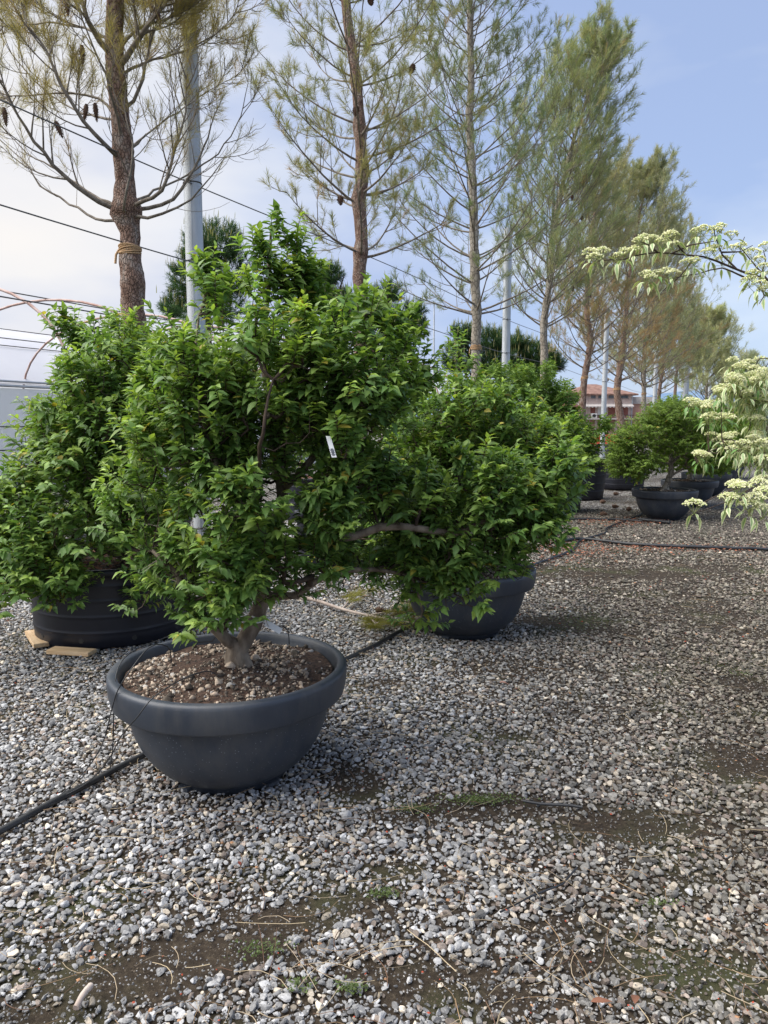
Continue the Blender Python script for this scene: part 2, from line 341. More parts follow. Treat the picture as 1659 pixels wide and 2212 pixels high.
# ---------------------------------------------------------------- leaves and needles (vectorised)
LT = np.array([(0, 0), (.2, -.34), (.2, 0), (.2, .34), (.48, -.5), (.48, 0), (.48, .5), (.78, -.25), (.78, 0), (.78, .25), (1.03, 0)])
LF3 = np.array([(0, 2, 1), (0, 3, 2), (7, 8, 10), (8, 9, 10)]); LF4 = np.array([(1, 2, 5, 4), (2, 3, 6, 5), (4, 5, 8, 7), (5, 6, 9, 8)])
def leaves(mb, pos, d, up, ln, wd, col, edge=None, lod=0, curl=.3, fold=.16, mat=0):
    """pos,d,up (n,3); ln,wd (n,); col (n,3)"""
    n = len(pos); d = norm(d); side = norm(np.cross(d, up)); nr = np.cross(side, d)
    T = LT if lod == 0 else np.array([(0, 0), (.45, -.5), (.45, .5), (1, 0)])
    a = T[:, 0]; w = T[:, 1]
    cu = curl * rng.uniform(.4, 1.6, n)
    V = pos[:, None] + d[:, None] * (a[None, :, None] * ln[:, None, None]) + side[:, None] * (w[None, :, None] * wd[:, None, None]) \
        + nr[:, None] * ((-(a ** 2)[None] * cu[:, None] * ln[:, None] + np.abs(w)[None] * fold * 2 * wd[:, None] * rng.uniform(.3, 1.6, n)[:, None])[..., None])
    C = np.repeat(col[:, None], len(T), 1)
    if edge is not None:
        isE = (np.abs(w) > .01) | (a > 1.0); C = np.where(isE[None, :, None], edge[:, None], C)
    elif lod == 0:
        isC = (np.abs(w) < .01) & (a < .9); C = C * np.where(isC, 1.12, .96)[None, :, None]
    m = len(T); off = np.arange(n)[:, None, None] * m
    base = mb.n
    c4 = np.ones((n * m, 4), np.float32); c4[:, :3] = C.reshape(-1, 3)
    mb.V.append(V.reshape(-1, 3).astype(np.float32)); mb.C.append(c4)
    if lod == 0: fs = [(LF3, 3), (LF4, 4)]
    else: fs = [(np.array([(0, 3, 1), (0, 2, 3)]), 3)]
    for f, k in fs:
        ff = (f[None] + off).reshape(-1, k) + base
        mb.L.append(ff.ravel().astype(np.int32)); mb.S.append(np.full(len(ff), k, np.int32)); mb.MI.append(np.full(len(ff), mat, np.int32)); mb.SM.append(np.full(len(ff), lod == 0, bool))
    mb.n += n * m
def needles(mb, pos, d, ln, wd, col, mat=0, sag=.12):
    n = len(pos); d = norm(d); rv = norm(rng.normal(size=(n, 3))); s = norm(np.cross(d, rv))
    mid = pos + d * (ln * .55)[:, None]; tip = pos + d * ln[:, None]; tip[:, 2] -= sag * ln
    V = np.stack([pos - s * (wd / 2)[:, None], pos + s * (wd / 2)[:, None], mid + s * (wd * .45)[:, None], mid - s * (wd * .45)[:, None], tip], 1)
    off = np.arange(n)[:, None, None] * 5 + mb.n
    c4 = np.ones((n * 5, 4), np.float32); c4[:, :3] = np.repeat(col, 5, 0)
    mb.V.append(V.reshape(-1, 3).astype(np.float32)); mb.C.append(c4)
    q = (np.array([(0, 1, 2, 3)])[None] + off).reshape(-1, 4); t = (np.array([(3, 2, 4)])[None] + off).reshape(-1, 3)
    for ff, k in ((q, 4), (t, 3)):
        mb.L.append(ff.ravel().astype(np.int32)); mb.S.append(np.full(len(ff), k, np.int32)); mb.MI.append(np.full(len(ff), mat, np.int32)); mb.SM.append(np.zeros(len(ff), bool))
    mb.n += n * 5
# ---------------------------------------------------------------- ground
def fbm(x, y, s, z=0.0): return mnoise.fractal(Vector((x * s, y * s, z)), 1.0, 2.0, 4)
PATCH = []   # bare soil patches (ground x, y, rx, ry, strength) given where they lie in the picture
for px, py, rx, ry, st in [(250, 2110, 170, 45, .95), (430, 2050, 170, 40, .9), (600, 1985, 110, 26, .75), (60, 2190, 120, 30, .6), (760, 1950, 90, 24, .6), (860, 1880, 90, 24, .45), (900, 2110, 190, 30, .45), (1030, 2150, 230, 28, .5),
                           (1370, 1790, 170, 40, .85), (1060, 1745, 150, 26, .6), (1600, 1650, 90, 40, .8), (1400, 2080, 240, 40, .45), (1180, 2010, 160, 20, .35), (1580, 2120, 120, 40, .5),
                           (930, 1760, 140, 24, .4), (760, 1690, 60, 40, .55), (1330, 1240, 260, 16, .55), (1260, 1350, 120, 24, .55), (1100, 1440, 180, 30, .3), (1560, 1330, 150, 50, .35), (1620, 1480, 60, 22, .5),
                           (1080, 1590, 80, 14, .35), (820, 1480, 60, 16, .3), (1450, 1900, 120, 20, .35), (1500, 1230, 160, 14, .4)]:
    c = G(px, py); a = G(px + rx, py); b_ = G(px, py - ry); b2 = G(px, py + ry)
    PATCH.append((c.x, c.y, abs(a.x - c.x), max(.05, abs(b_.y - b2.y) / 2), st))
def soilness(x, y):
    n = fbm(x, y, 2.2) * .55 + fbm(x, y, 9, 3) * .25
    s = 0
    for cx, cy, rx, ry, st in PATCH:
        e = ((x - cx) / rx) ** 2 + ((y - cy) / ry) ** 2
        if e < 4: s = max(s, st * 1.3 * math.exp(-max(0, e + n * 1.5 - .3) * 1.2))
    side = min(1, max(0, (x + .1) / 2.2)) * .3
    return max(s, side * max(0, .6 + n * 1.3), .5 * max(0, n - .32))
def build_ground():
    mb = MB()
    # fine inner grid with a little relief, coarse skirt out to the horizon
    xs = np.concatenate([[-2500, -600, -150, -40, -15], np.arange(-8, 12.01, .14), [18, 40, 150, 600, 2500]])
    ys = np.concatenate([[-400, -60, -10, -2], np.arange(-1, 18.01, .14), [25, 40, 80, 200, 800, 3500]])
    X, Y = np.meshgrid(xs, ys); Z = np.zeros_like(X)
    for i in range(X.shape[0]):
        for j in range(X.shape[1]):
            x, y = X[i, j], Y[i, j]
            if -8 < x < 12 and -1 < y < 18: Z[i, j] = fbm(x, y, .9, 7) * .012
    V = np.stack([X, Y, Z - .006], -1).reshape(-1, 3); w = len(xs)
    i = np.arange(len(ys) - 1)[:, None] * w; j = np.arange(w - 1)[None]
    mb.add(V, np.stack([i + j, i + j + 1, i + w + j + 1, i + w + j], -1).reshape(-1, 4))
    tag(mb.build('ground', M['ground']), kind='structure')
build_ground()
def ico(sub):
    t = (1 + 5 ** .5) / 2
    v = [(-1, t, 0), (1, t, 0), (-1, -t, 0), (1, -t, 0), (0, -1, t), (0, 1, t), (0, -1, -t), (0, 1, -t), (t, 0, -1), (t, 0, 1), (-t, 0, -1), (-t, 0, 1)]
    f = [(0, 11, 5), (0, 5, 1), (0, 1, 7), (0, 7, 10), (0, 10, 11), (1, 5, 9), (5, 11, 4), (11, 10, 2), (10, 7, 6), (7, 1, 8), (3, 9, 4), (3, 4, 2), (3, 2, 6), (3, 6, 8), (3, 8, 9), (4, 9, 5), (2, 4, 11), (6, 2, 10), (8, 6, 7), (9, 8, 1)]
    v = [Vector(q).normalized() for q in v]
    for _ in range(sub):
        cache = {}; nf = []
        def mid(a, b):
            k = (min(a, b), max(a, b))
            if k not in cache: v.append(((v[a] + v[b]) / 2).normalized()); cache[k] = len(v) - 1
            return cache[k]
        for a, b, c in f:
            x, y, z = mid(a, b), mid(b, c), mid(c, a); nf += [(a, x, z), (b, y, x), (c, z, y), (x, y, z)]
        f = nf
    return np.array([tuple(q) for q in v]), np.array(f)
OCT = (np.array([(1, 0, 0), (-1, 0, 0), (0, 1, 0), (0, -1, 0), (0, 0, 1), (0, 0, -1)], float), np.array([(0, 2, 4), (2, 1, 4), (1, 3, 4), (3, 0, 4), (2, 0, 5), (1, 2, 5), (3, 1, 5), (0, 3, 5)]))
def blob_batch(mb, pos, size, col, shape, var=.22, flat=(.45, .85), smooth=False, mat=0, angular=True):
    """many small stones: several random proto shapes, each randomly turned and stretched"""
    base, f = shape; n = len(pos); K = 14; protos = []
    for k in range(K):
        v = base.copy()
        if angular:
            for _ in range(8):     # chip flat facets off
                nn = norm(rng.normal(size=3)); dd = rng.uniform(.38, .72); e = v @ nn; v = v - np.maximum(0, e - dd)[:, None] * nn
        v = v * (1 + rng.uniform(-var * .25, var * .25, (len(v), 1))); v = v / (np.abs(v).max(axis=0)[None] * .5 + .5); protos.append(v)
    protos = np.array(protos)
    pv = protos[rng.integers(0, K, n)]
    sc = np.stack([rng.uniform(.85, 1.35, n), rng.uniform(.65, 1.0, n), rng.uniform(flat[0], flat[1], n)], 1)
    v = pv * sc[:, None] * size[:, None, None]
    a = rng.uniform(0, 2 * math.pi, n); tx = rng.normal(0, .3, n)
    y2 = v[..., 1] * np.cos(tx)[:, None] - v[..., 2] * np.sin(tx)[:, None]; z2 = v[..., 1] * np.sin(tx)[:, None] + v[..., 2] * np.cos(tx)[:, None]
    x3 = v[..., 0] * np.cos(a)[:, None] - y2 * np.sin(a)[:, None]; y3 = v[..., 0] * np.sin(a)[:, None] + y2 * np.cos(a)[:, None]
    v = np.stack([x3, y3, z2], -1) + pos[:, None]
    m = base.shape[0]; ff = (f[None] + np.arange(n)[:, None, None] * m).reshape(-1, 3)
    mb.add(v.reshape(-1, 3), ff, np.repeat(col, m, 0), mat, smooth)
ICO0, ICO1 = ico(0), ico(1)
def build_gravel():
    mb = MB()
    for y0, y1, pitch, shape, smooth in ((1.2, 3.5, .0188, ICO1, False), (3.5, 6.5, .0215, ICO0, False), (6.5, 13.5, .031, OCT, False)):
        xs = np.arange(-.62 * y1 - .4, .62 * y1 + .5, pitch); ys = np.arange(y0, y1, pitch)
        X, Y = np.meshgrid(xs, ys); X = X.ravel() + rng.uniform(-.5, .5, X.size) * pitch; Y = Y.ravel() + rng.uniform(-.5, .5, Y.size) * pitch
        k = np.abs(X) < .6 * Y + .45; X, Y = X[k], Y[k]
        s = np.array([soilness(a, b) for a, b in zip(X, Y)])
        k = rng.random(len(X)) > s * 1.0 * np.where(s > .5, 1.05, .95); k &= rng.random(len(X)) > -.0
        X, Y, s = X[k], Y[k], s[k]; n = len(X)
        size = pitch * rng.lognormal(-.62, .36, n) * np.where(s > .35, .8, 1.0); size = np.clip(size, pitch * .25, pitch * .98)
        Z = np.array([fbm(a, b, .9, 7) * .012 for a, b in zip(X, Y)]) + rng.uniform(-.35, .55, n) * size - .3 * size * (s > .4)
        # colour: blue grey limestone, some cream and dark ones; earthier to the right
        side = np.clip((X - .1 * Y + .1) / 1.6, 0, 1)
        u = rng.random(n); val = rng.lognormal(-1.30, .37, n) * (1 - .34 * side); val = np.clip(val, .03, .52)
        c = np.stack([val * (1.0 + .1 * side), val * 1.0, val * (1.0 - .2 * side)], 1)
        cream = (u > .87 - .06 * side); c[cream] = np.stack([val[cream] * 1.45, val[cream] * 1.27, val[cream] * 1.02], 1)
        brn = (u < .10 + .14 * side); c[brn] = np.stack([val[brn] * .8, val[brn] * .66, val[brn] * .56], 1)
        dk = (u > .3) & (u < .36 + .18 * side); c[dk] *= .5
        wh = (u > .5) & (u < .54 + 0 * side); c[wh] = np.clip(c[wh] * 1.55 + .05, 0, .52)
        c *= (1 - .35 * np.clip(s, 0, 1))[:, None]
        blob_batch(mb, np.stack([X, Y, Z], 1), size, np.clip(c, 0.01, .72), shape, smooth=smooth)
    # finer chips between the stones, and crumbs of earth on the bare patches
    for n, y1, lo, hi, soilish in ((30000, 5.0, .0025, .006, False), (26000, 5.5, .002, .0055, True)):
        Y = 1.25 + (y1 - 1.25) * rng.random(n) ** 1.15; X = rng.uniform(-.62, .62, n) * Y
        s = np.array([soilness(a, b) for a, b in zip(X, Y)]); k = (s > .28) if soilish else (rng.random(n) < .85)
        X, Y = X[k], Y[k]; n = len(X); v = rng.uniform(.03, .1, n) if soilish else rng.uniform(.08, .36, n)
        c = v[:, None] * (np.array([1.1, .85, .6]) if soilish else np.array([1.0, .98, .95]))[None]
        if soilish: w_ = rng.random(n) < .12; c[w_] = rng.uniform(.15, .4, (w_.sum(), 1)) * np.array([1, .95, .88])[None]
        blob_batch(mb, np.stack([X, Y, np.full(n, .003)], 1), rng.uniform(lo, hi, n), c, OCT, flat=(.6, 1))
    tag(mb.build('gravel', M['stone']), 'grey and cream crushed stone gravel covering the nursery yard', 'gravel', kind='stuff')
build_gravel()
# ---------------------------------------------------------------- planters
def scatter_disc(n, r): 
    a = rng.uniform(0, 2 * math.pi, n); q = np.sqrt(rng.random(n)) * r; return q * np.cos(a), q * np.sin(a)
def bowl_planter(x, y, label, R0=.52, detail=True, group='dark bowl planters'):
    t = thing('bowl_planter', label, 'planter', (x, y, 0), group); s = R0 / .52
    body = [(0, .012), (.2, .012), (.235, .012), (.243, .004), (.25, .004), (.254, .03), (.266, .036), (.318, .072), (.360, .118), (.394, .172), (.420, .232), (.437, .295), (.447, .35), (.452, .392), (.452, .41)]
    mb = MB(); mb.lathe([(a * s, b * s) for a, b in body], 96 if detail else 40, (x, y, 0))
    for k in range(4):
        an = k * math.pi / 2 + .9; mb.box((x + .247 * s * math.cos(an), y + .247 * s * math.sin(an), .012 * s), (.05, .06, .016), an)
    mb.build('body', M['bowl'], t)
    rim = [(.449, .40), (.452, .386), (.500, .376), (.503, .375), (.506, .377), (.508, .382), (.516, .42), (.5195, .455), (.5195, .474), (.5175, .485), (.512, .492), (.504, .495), (.488, .496), (.479, .493), (.474, .486), (.470, .47), (.462, .44), (.44, .40)]
    MB().lathe([(a * s, (b - .375) * s * 1.04 + .375 * s - .005) for a, b in rim], 96 if detail else 40, (x, y, 0)).build('rim', M['bowl_rim'], t)
    mb = MB(); rr = np.linspace(0, .455, 26); seg = 90; pts = []
    for r_ in rr:
        for k in range(seg):
            an = k * 2 * math.pi / seg; xx, yy = r_ * math.cos(an), r_ * math.sin(an)
            h = .455 + .022 * (1 - (r_ / .455) ** 2) + .014 * fbm(xx + x, yy + y, 7) + .03 * math.exp(-((xx + .02) ** 2 + yy ** 2) / .012)
            pts.append((x + xx * s, y + yy * s, h * s))
    n = len(rr); i = np.arange(n - 1)[:, None] * seg; j = np.arange(seg)[None]
    mb.add(pts, np.stack([i + j, i + (j + 1) % seg, i + seg + (j + 1) % seg, i + seg + j], -1).reshape(-1, 4))
    mb.build('soil', M['potsoil'], t)
    n = 5200 if detail else 900
    X, Y = scatter_disc(n, .445); sz = rng.lognormal(-5.25, .5, n) * (1 if detail else 1.8)
    k = np.array([fbm(a, b, 5, 2) for a, b in zip(X + x, Y + y)]) + rng.uniform(-.5, .5, n) > -.02; X, Y, sz = X[k], Y[k], sz[k]; n = len(X)
    Z = .455 + .022 * (1 - (X ** 2 + Y ** 2) / .455 ** 2) + .014 * np.array([fbm(a + x, b + y, 7) for a, b in zip(X, Y)]) + .03 * np.exp(-((X + .02) ** 2 + Y ** 2) / .012) + sz * .3
    v = rng.uniform(.2, .5, n)[:, None]; c = v * np.array([1.05, .84, .64])[None]; dk = rng.random(n) < .42; c[dk] *= .22; w_ = rng.random(n) < .08; c[w_] = rng.uniform(.4, .6, (w_.sum(), 1)) * np.array([1, .93, .84])[None]
    mb = MB(); blob_batch(mb, np.stack([x + X * s, y + Y * s, Z * s], 1), sz, c, ICO1 if detail else OCT, flat=(.6, 1), smooth=detail)
    tag(mb.build('pumice', M['stone'], t), kind='stuff')
    return t
def tub(x, y, R0, h, label, taper=.94, holes=False, mulch=(.14, .07, .045), detail=True, group='black nursery tubs'):
    t = thing('nursery_tub', label, 'tub', (x, y, 0), group)
    b0 = R0 * taper; pr = [(0, .01), (b0 * .97, .01), (b0, .03)]
    rings = [.22, .42, .62, .8]
    for f in rings:
        rr = b0 + (R0 - b0) * f; pr += [(rr - .0006, h * f - .024), (rr - .0003, h * f - .009), (rr + .0022, h * f - .004), (rr + .0022, h * f + .004), (rr, h * f + .009), (rr + .0004, h * f + .024)]
    pr += [(R0, h - .05), (R0 + .016, h - .045), (R0 + .018, h - .008), (R0 + .008, h), (R0 - .02, h), (R0 - .024, h - .06), (R0 - .03, h * .6)]
    MB().lathe(pr, 72, (x, y, 0)).build('body', M['tub'], t)
    if holes:
        for k in range(10):
            mb = MB(); an = k * math.pi / 5 + .25; c = Vector((x + b0 * 1.0 * math.cos(an), y + b0 * 1.0 * math.sin(an), .075)); o = Vector((math.cos(an), math.sin(an), 0))
            mb.tube([c - o * .01, c + o * .004], .018, 10); mb.build('drain_hole', M['blk'], t)
    mb = MB(); seg = 40; pts = []
    for r_ in np.linspace(0, R0 - .022, 12):
        for k in range(seg):
            an = k * 2 * math.pi / seg; xx, yy = r_ * math.cos(an), r_ * math.sin(an); pts.append((x + xx, y + yy, h - .045 + .03 * fbm(xx + x, yy, 5)))
    i = np.arange(11)[:, None] * seg; j = np.arange(seg)[None]
    mb.add(pts, np.stack([i + j, i + (j + 1) % seg, i + seg + (j + 1) % seg, i + seg + j], -1).reshape(-1, 4)); mb.build('soil', M['soil'], t)
    n = 900; X, Y = scatter_disc(n, R0 - .04); c = np.array(mulch)[None] * rng.uniform(.5, 2.2, (n, 1))
    mb = MB(); blob_batch(mb, np.stack([x + X, y + Y, h - .03 + .02 * rng.random(n)], 1), rng.uniform(.01, .025, n), c, OCT, flat=(.2, .5)); tag(mb.build('mulch', M['litter'], t), kind='stuff')
    return t
# ---------------------------------------------------------------- shrub generator
def grow(limbs, tips, step=.07, bow=.12):
    """limbs: list of (points, r0, r1); tips (n,3). returns nodes, parent, radius hint, tip node ids"""
    pos = []; par = []; lr = []
    for pts, r0, r1 in limbs:
        p = spline(pts, step * .8); n = len(p)
        if pos:
            d = np.linalg.norm(np.array(pos) - p[0], axis=1); prev = int(np.argmin(d))
            if d[prev] > .02: start = 0
            else: start = 1
        else: prev = -1; start = 0
        for i in range(start, n):
            q = p[i] + (rng.normal(0, .004, 3) if 0 < i < n - 1 else 0)
            pos.append(q); par.append(prev); lr.append(r0 + (r1 - r0) * i / (n - 1)); prev = len(pos) - 1
    A = np.zeros((len(pos) + len(tips) * 14, 3)); A[:len(pos)] = pos; m = len(pos); nl = m
    D = np.array([np.min(np.linalg.norm(A[:m] - t, axis=1)) for t in tips]); order = np.argsort(D); tipid = []
    for k in order:
        t = tips[k]; dv = t - A[:m]; d = np.linalg.norm(dv, axis=1)
        d = d + .45 * np.maximum(0, -dv[:, 2]) + .05 * (np.arange(m) >= nl)
        d[0:min(3, nl)] += .5
        j = int(np.argmin(d)); a = A[j]; L = np.linalg.norm(t - a); n = max(2, min(12, int(L / step)))
        side = np.array([0, 0, -1.]) * L * bow + rng.normal(0, .03 * L, 3); prev = j
        for i in range(1, n + 1):
            f = i / n; q = a + (t - a) * f + side * math.sin(math.pi * f) ; 
            if i < n: q = q + rng.normal(0, .006, 3)
            A[m] = q; par.append(prev); prev = m; m += 1
        tipid.append(prev)
    A = A[:m]; par = np.array(par); cnt = np.zeros(m)
    for i in tipid: cnt[i] = 1
    for i in range(m - 1, 0, -1):
        if par[i] >= 0: cnt[par[i]] += cnt[i]
    rad = .0019 * np.maximum(cnt, 1) ** .46
    rad[:nl] = np.maximum(rad[:nl], lr)
    rad[:nl] = np.array(lr)
    return A, par, rad, nl, np.array(tipid), order
def skin(A, par, rad, nl, mb, segbig=9, segsmall=3, minr=0.0, scale=1.0, mats=(0, 1)):
    m = len(A); kids = [[] for _ in range(m)]
    for i, p in enumerate(par):
        if p >= 0: kids[p].append(i)
    started = []
    # chains: follow the thickest child
    stack = [i for i in range(m) if par[i] < 0]
    while stack:
        s = stack.pop(); chain = [s]; 
        if par[s] >= 0: chain = [par[s], s]
        c = s
        while kids[c]:
            ks = sorted(kids[c], key=lambda q: (q < nl, rad[q]), reverse=True); nx = ks[0]
            for q in ks[1:]: stack.append(q)
            chain.append(nx); c = nx
        r = rad[chain].copy() * scale
        if par[s] >= 0: r[0] = r[1]
        if r.max() < minr: continue
        big = r.max() > .011
        mb.tube(A[chain], r, segbig if big else segsmall, cap=False, wob=.06 if big else 0, mat=mats[0] if r.max() > .017 else mats[1])
def clumped(tips, share=.8, per=9, r=.05, h=.085):
    """gather most of the shoots into upright plumes with gaps between; returns tips and the foot of each tip's plume"""
    n = len(tips); k = int(n * share); m = max(1, k // per); c = tips[:m]; i = rng.integers(0, m, k); sc = rng.uniform(.7, 1.35, m)[i]
    f = rng.random(k); a = rng.uniform(0, 6.283, k); rr = r * sc * (1.15 - .95 * f) * np.sqrt(rng.uniform(.2, 1, k))
    out = tips.copy(); foot = tips - np.array([0, 0, .1])
    out[:k] = c[i] + np.stack([rr * np.cos(a), rr * np.sin(a), (f - .5) * 2 * h * sc], 1)
    foot[:k] = c[i] + np.stack([0 * f, 0 * f, (f - .5) * 2 * h * sc - .035], 1)
    return out, foot
def sample_blobs(blobs, Yc, n, depth=.6, Cx=None, Wd=None, front=.62):
    b = np.array([q[:4] for q in blobs], float); dp = np.array([q[4] if len(q) > 4 else Yc for q in blobs]); dr = np.array([q[5] if len(q) > 5 else -1 for q in blobs])
    if Cx is None: Cx = b[:, 0].mean()
    if Wd is None: Wd = np.abs(b[:, 0] - Cx).max() * 1.15
    w = (b[:, 2] * b[:, 3]) ** .85 * np.where(dr < 0, 1, .8); w = w / w.sum(); k = rng.choice(len(b), n, p=w)
    v = norm(rng.normal(size=(n, 3))) * (rng.random((n, 1)) ** .38)
    D = depth * np.sqrt(np.clip(1 - ((b[k, 0] - Cx) / Wd) ** 2, .12, 1)); D = np.where(dr[k] >= 0, dr[k], D)
    c = rng.uniform(0, 1, n) ** .8 * np.where(rng.random(n) < front, -1, 1) * np.sqrt(np.clip(1 - v[:, 0] ** 2 * .6 - v[:, 1] ** 2 * .6, .1, 1))
    return Pn(b[k, 0] + b[k, 2] * v[:, 0], b[k, 1] + b[k, 3] * v[:, 1], dp[k] + D * c), b[k]
def shrub(name, label, limbs, tips, axis, leaf=.058, per=11, lod=0, base=(.13, .235, .065), young=(.40, .53, .11), minr=0.0, cat='tree', group=None, twl=.17, young_p=.16, upz=.3, wind=0.0, mats=None, foot=None):
    base = np.array(base); young = np.array(young)
    q_ = tips - np.array(axis)[None]; q_[:, 2] *= .8; tips0 = tips; q_ = norm(q_); q_[:, 2] = np.maximum(q_[:, 2], 0) * 1.0; tips = tips - q_ * twl * .42
    A, par, rad, nl, tid, order = grow(limbs, tips)
    t = thing(name, label, cat, tuple(A[0]), group)
    mb = MB(); skin(A, par, rad, nl, mb, minr=minr); a0 = A[0]; mb.tube([a0 + [0, 0, .09], a0 + [0, 0, .045], a0 + [0, 0, .012], a0 - [0, 0, .03]], np.array([1.0, 1.12, 1.4, 1.9]) * rad[0], 12, cap=False, wob=.1)
    ax = np.array(axis)                                   # (x, y, z) crown centre
    tp = A[tid]; out = tp - ax[None]; out[:, 2] *= .5; out = norm(out)
    d0 = norm(tp - A[par[tid]]); d = norm(out * .8 + d0 * .5 + np.array([0, 0, upz])[None] + rng.normal(0, .28, out.shape))
    if foot is not None:
        po = norm((tips0 - foot)[order]); d = norm(po * 1.1 + out * .25 + d0 * .15 + np.array([0, 0, .12])[None] + rng.normal(0, .15, out.shape))
    n = len(tp); cm = MB(); cr = MB()
    # leafy shoot: runs on from the tip, nodding at its end
    K = per; L = twl * rng.uniform(.7, 1.25, n); lean = rng.uniform(.0, .38, n)
    P0 = []; Dd = []; Uu = []; LL = []; CC = []; tw = []
    horiz = norm(np.cross(d, np.array([0, 0, 1.])[None] + rng.normal(0, .25, (n, 3))))
    shade = rng.uniform(.8, 1.2, n)
    isy = rng.random(n) < young_p + .1
    for q in range(K):
        f = (q + rng.uniform(0, .6, n)) / K
        s = f * L; pos = tp + d * s[:, None]; pos[:, 2] -= lean * s * f * .6
        sg = 1 if q % 2 else -1
        ld = d * (.45 + .5 * f[:, None]) + horiz * sg * (.95 - .6 * f[:, None]) + np.array([0, 0, -.3])[None] + rng.normal(0, .2, (n, 3))
        up = np.array([0, -.1, .9])[None] + d * .6 + rng.normal(0, .28, (n, 3))
        ln = leaf * rng.uniform(.62, 1.2, n) * (.75 + .45 * np.sin(math.pi * np.clip(f + .12, 0, 1)))
        yy = np.clip((f - .62) * 1.5, 0, 1) * .75 + isy * .35 + rng.uniform(-.12, .16, n); yy = np.clip(yy, 0, 1)
        col = (base[None] * (1 - yy[:, None]) + young[None] * yy[:, None]) * (shade * rng.uniform(.8, 1.2, n))[:, None]
        P0.append(pos); Dd.append(ld); Uu.append(up); LL.append(ln); CC.append(col)
    P0, Dd, Uu, LL, CC = map(np.concatenate, (P0, Dd, Uu, LL, CC))
    ye = rng.random(len(LL)) < .012; CC[ye] = np.array([.42, .36, .07]) * rng.uniform(.6, 1.2, (ye.sum(), 1))
    leaves(cm, P0, Dd, Uu, LL, LL * rng.uniform(.46, .62, len(LL)), CC, lod=lod, curl=.38)
    if lod == 0:
        for i in range(n):
            e = tp[i] + d[i] * L[i]; e[2] -= lean[i] * L[i] * .6
            mm = tp[i] + d[i] * L[i] * .5; mm[2] -= lean[i] * L[i] * .15
            mb.tube([tp[i], mm, e], [.0019, .0015, .0009], 3, cap=False, mat=1)
    mb.build('trunk', mats or [M['bark_shrub'], M['bark_dark']], t)
    cm.build('crown', M['leaf'] if lod == 0 else M['leaf_far'], t)
    return t
def W_(L, Y): return [P(a[0], a[1], a[2] if len(a) > 2 else Y) for a in L]
# near shrub --------------------------------------------------------------
bowlA = bowl_planter(-.686, 3.2, 'nearest dark grey bowl planter with pumice soil, in front of the black tub')
A_limbs = [
    (W_([(513, 1425, 3.2), (522, 1392, 3.2), (549, 1349, 3.2), (562, 1303, 3.2), (568, 1240, 3.2), (575, 1180, 3.22), (600, 1120, 3.25), (612, 1060, 3.25), (592, 960, 3.25), (578, 840, 3.25), (568, 730, 3.25), (577, 650, 3.25), (585, 500, 3.25)], 3.2), .040, .005),
    (W_([(516, 1400, 3.2), (492, 1385, 3.17), (445, 1339, 3.1), (405, 1290, 3.05), (380, 1240, 3.0), (330, 1190, 3.0)], 3.2), .030, .008),
    (W_([(564, 1298, 3.2), (581, 1292, 3.18), (642, 1285, 3.15), (672, 1262, 3.12), (734, 1237, 3.15), (805, 1230, 3.25), (890, 1245, 3.35)], 3.2), .019, .008),
    (W_([(572, 1190, 3.2), (640, 1175, 3.2), (700, 1172, 3.15), (734, 1165, 3.1), (770, 1154, 3.1), (820, 1133, 3.12), (863, 1133, 3.12), (934, 1144, 3.15), (985, 1151, 3.2), (1060, 1120, 3.25), (1150, 1080, 3.3), (1220, 1050, 3.3)], 3.2), .024, .007),
    (W_([(575, 1180, 3.2), (540, 1120, 3.15), (490, 1060, 3.0), (464, 1004, 2.95), (449, 934, 2.95), (433, 874, 2.95), (420, 780, 2.98), (430, 680, 3.05)], 3.2), .022, .004),
    (W_([(612, 1060, 3.25), (680, 980, 3.1), (710, 880, 3.05), (760, 800, 3.1), (800, 700, 3.2)], 3.2), .019, .004),
    (W_([(592, 960, 3.25), (640, 850, 3.3), (660, 720, 3.3), (655, 560, 3.3)], 3.2), .013, .004),
    (W_([(734, 1165, 3.1), (735, 1120, 3.05), (750, 1070, 3.0), (790, 1040, 3.0)], 3.2), .010, .004),
    (W_([(490, 1060, 3.0), (400, 960, 3.1), (350, 860, 3.2), (320, 780, 3.3)], 3.2), .013, .004),
    (W_([(540, 1120, 3.15), (560, 1000, 2.8), (570, 900, 2.7), (590, 820, 2.75)], 3.2), .014, .004),
    (W_([(805, 1230, 3.25), (900, 1215, 3.4), (1000, 1200, 3.4), (1060, 1210, 3.35)], 3.2), .008, .004),
    (W_([(680, 980, 3.1), (800, 900, 3.3), (870, 820, 3.35), (900, 740, 3.4)], 3.2), .012, .004)]
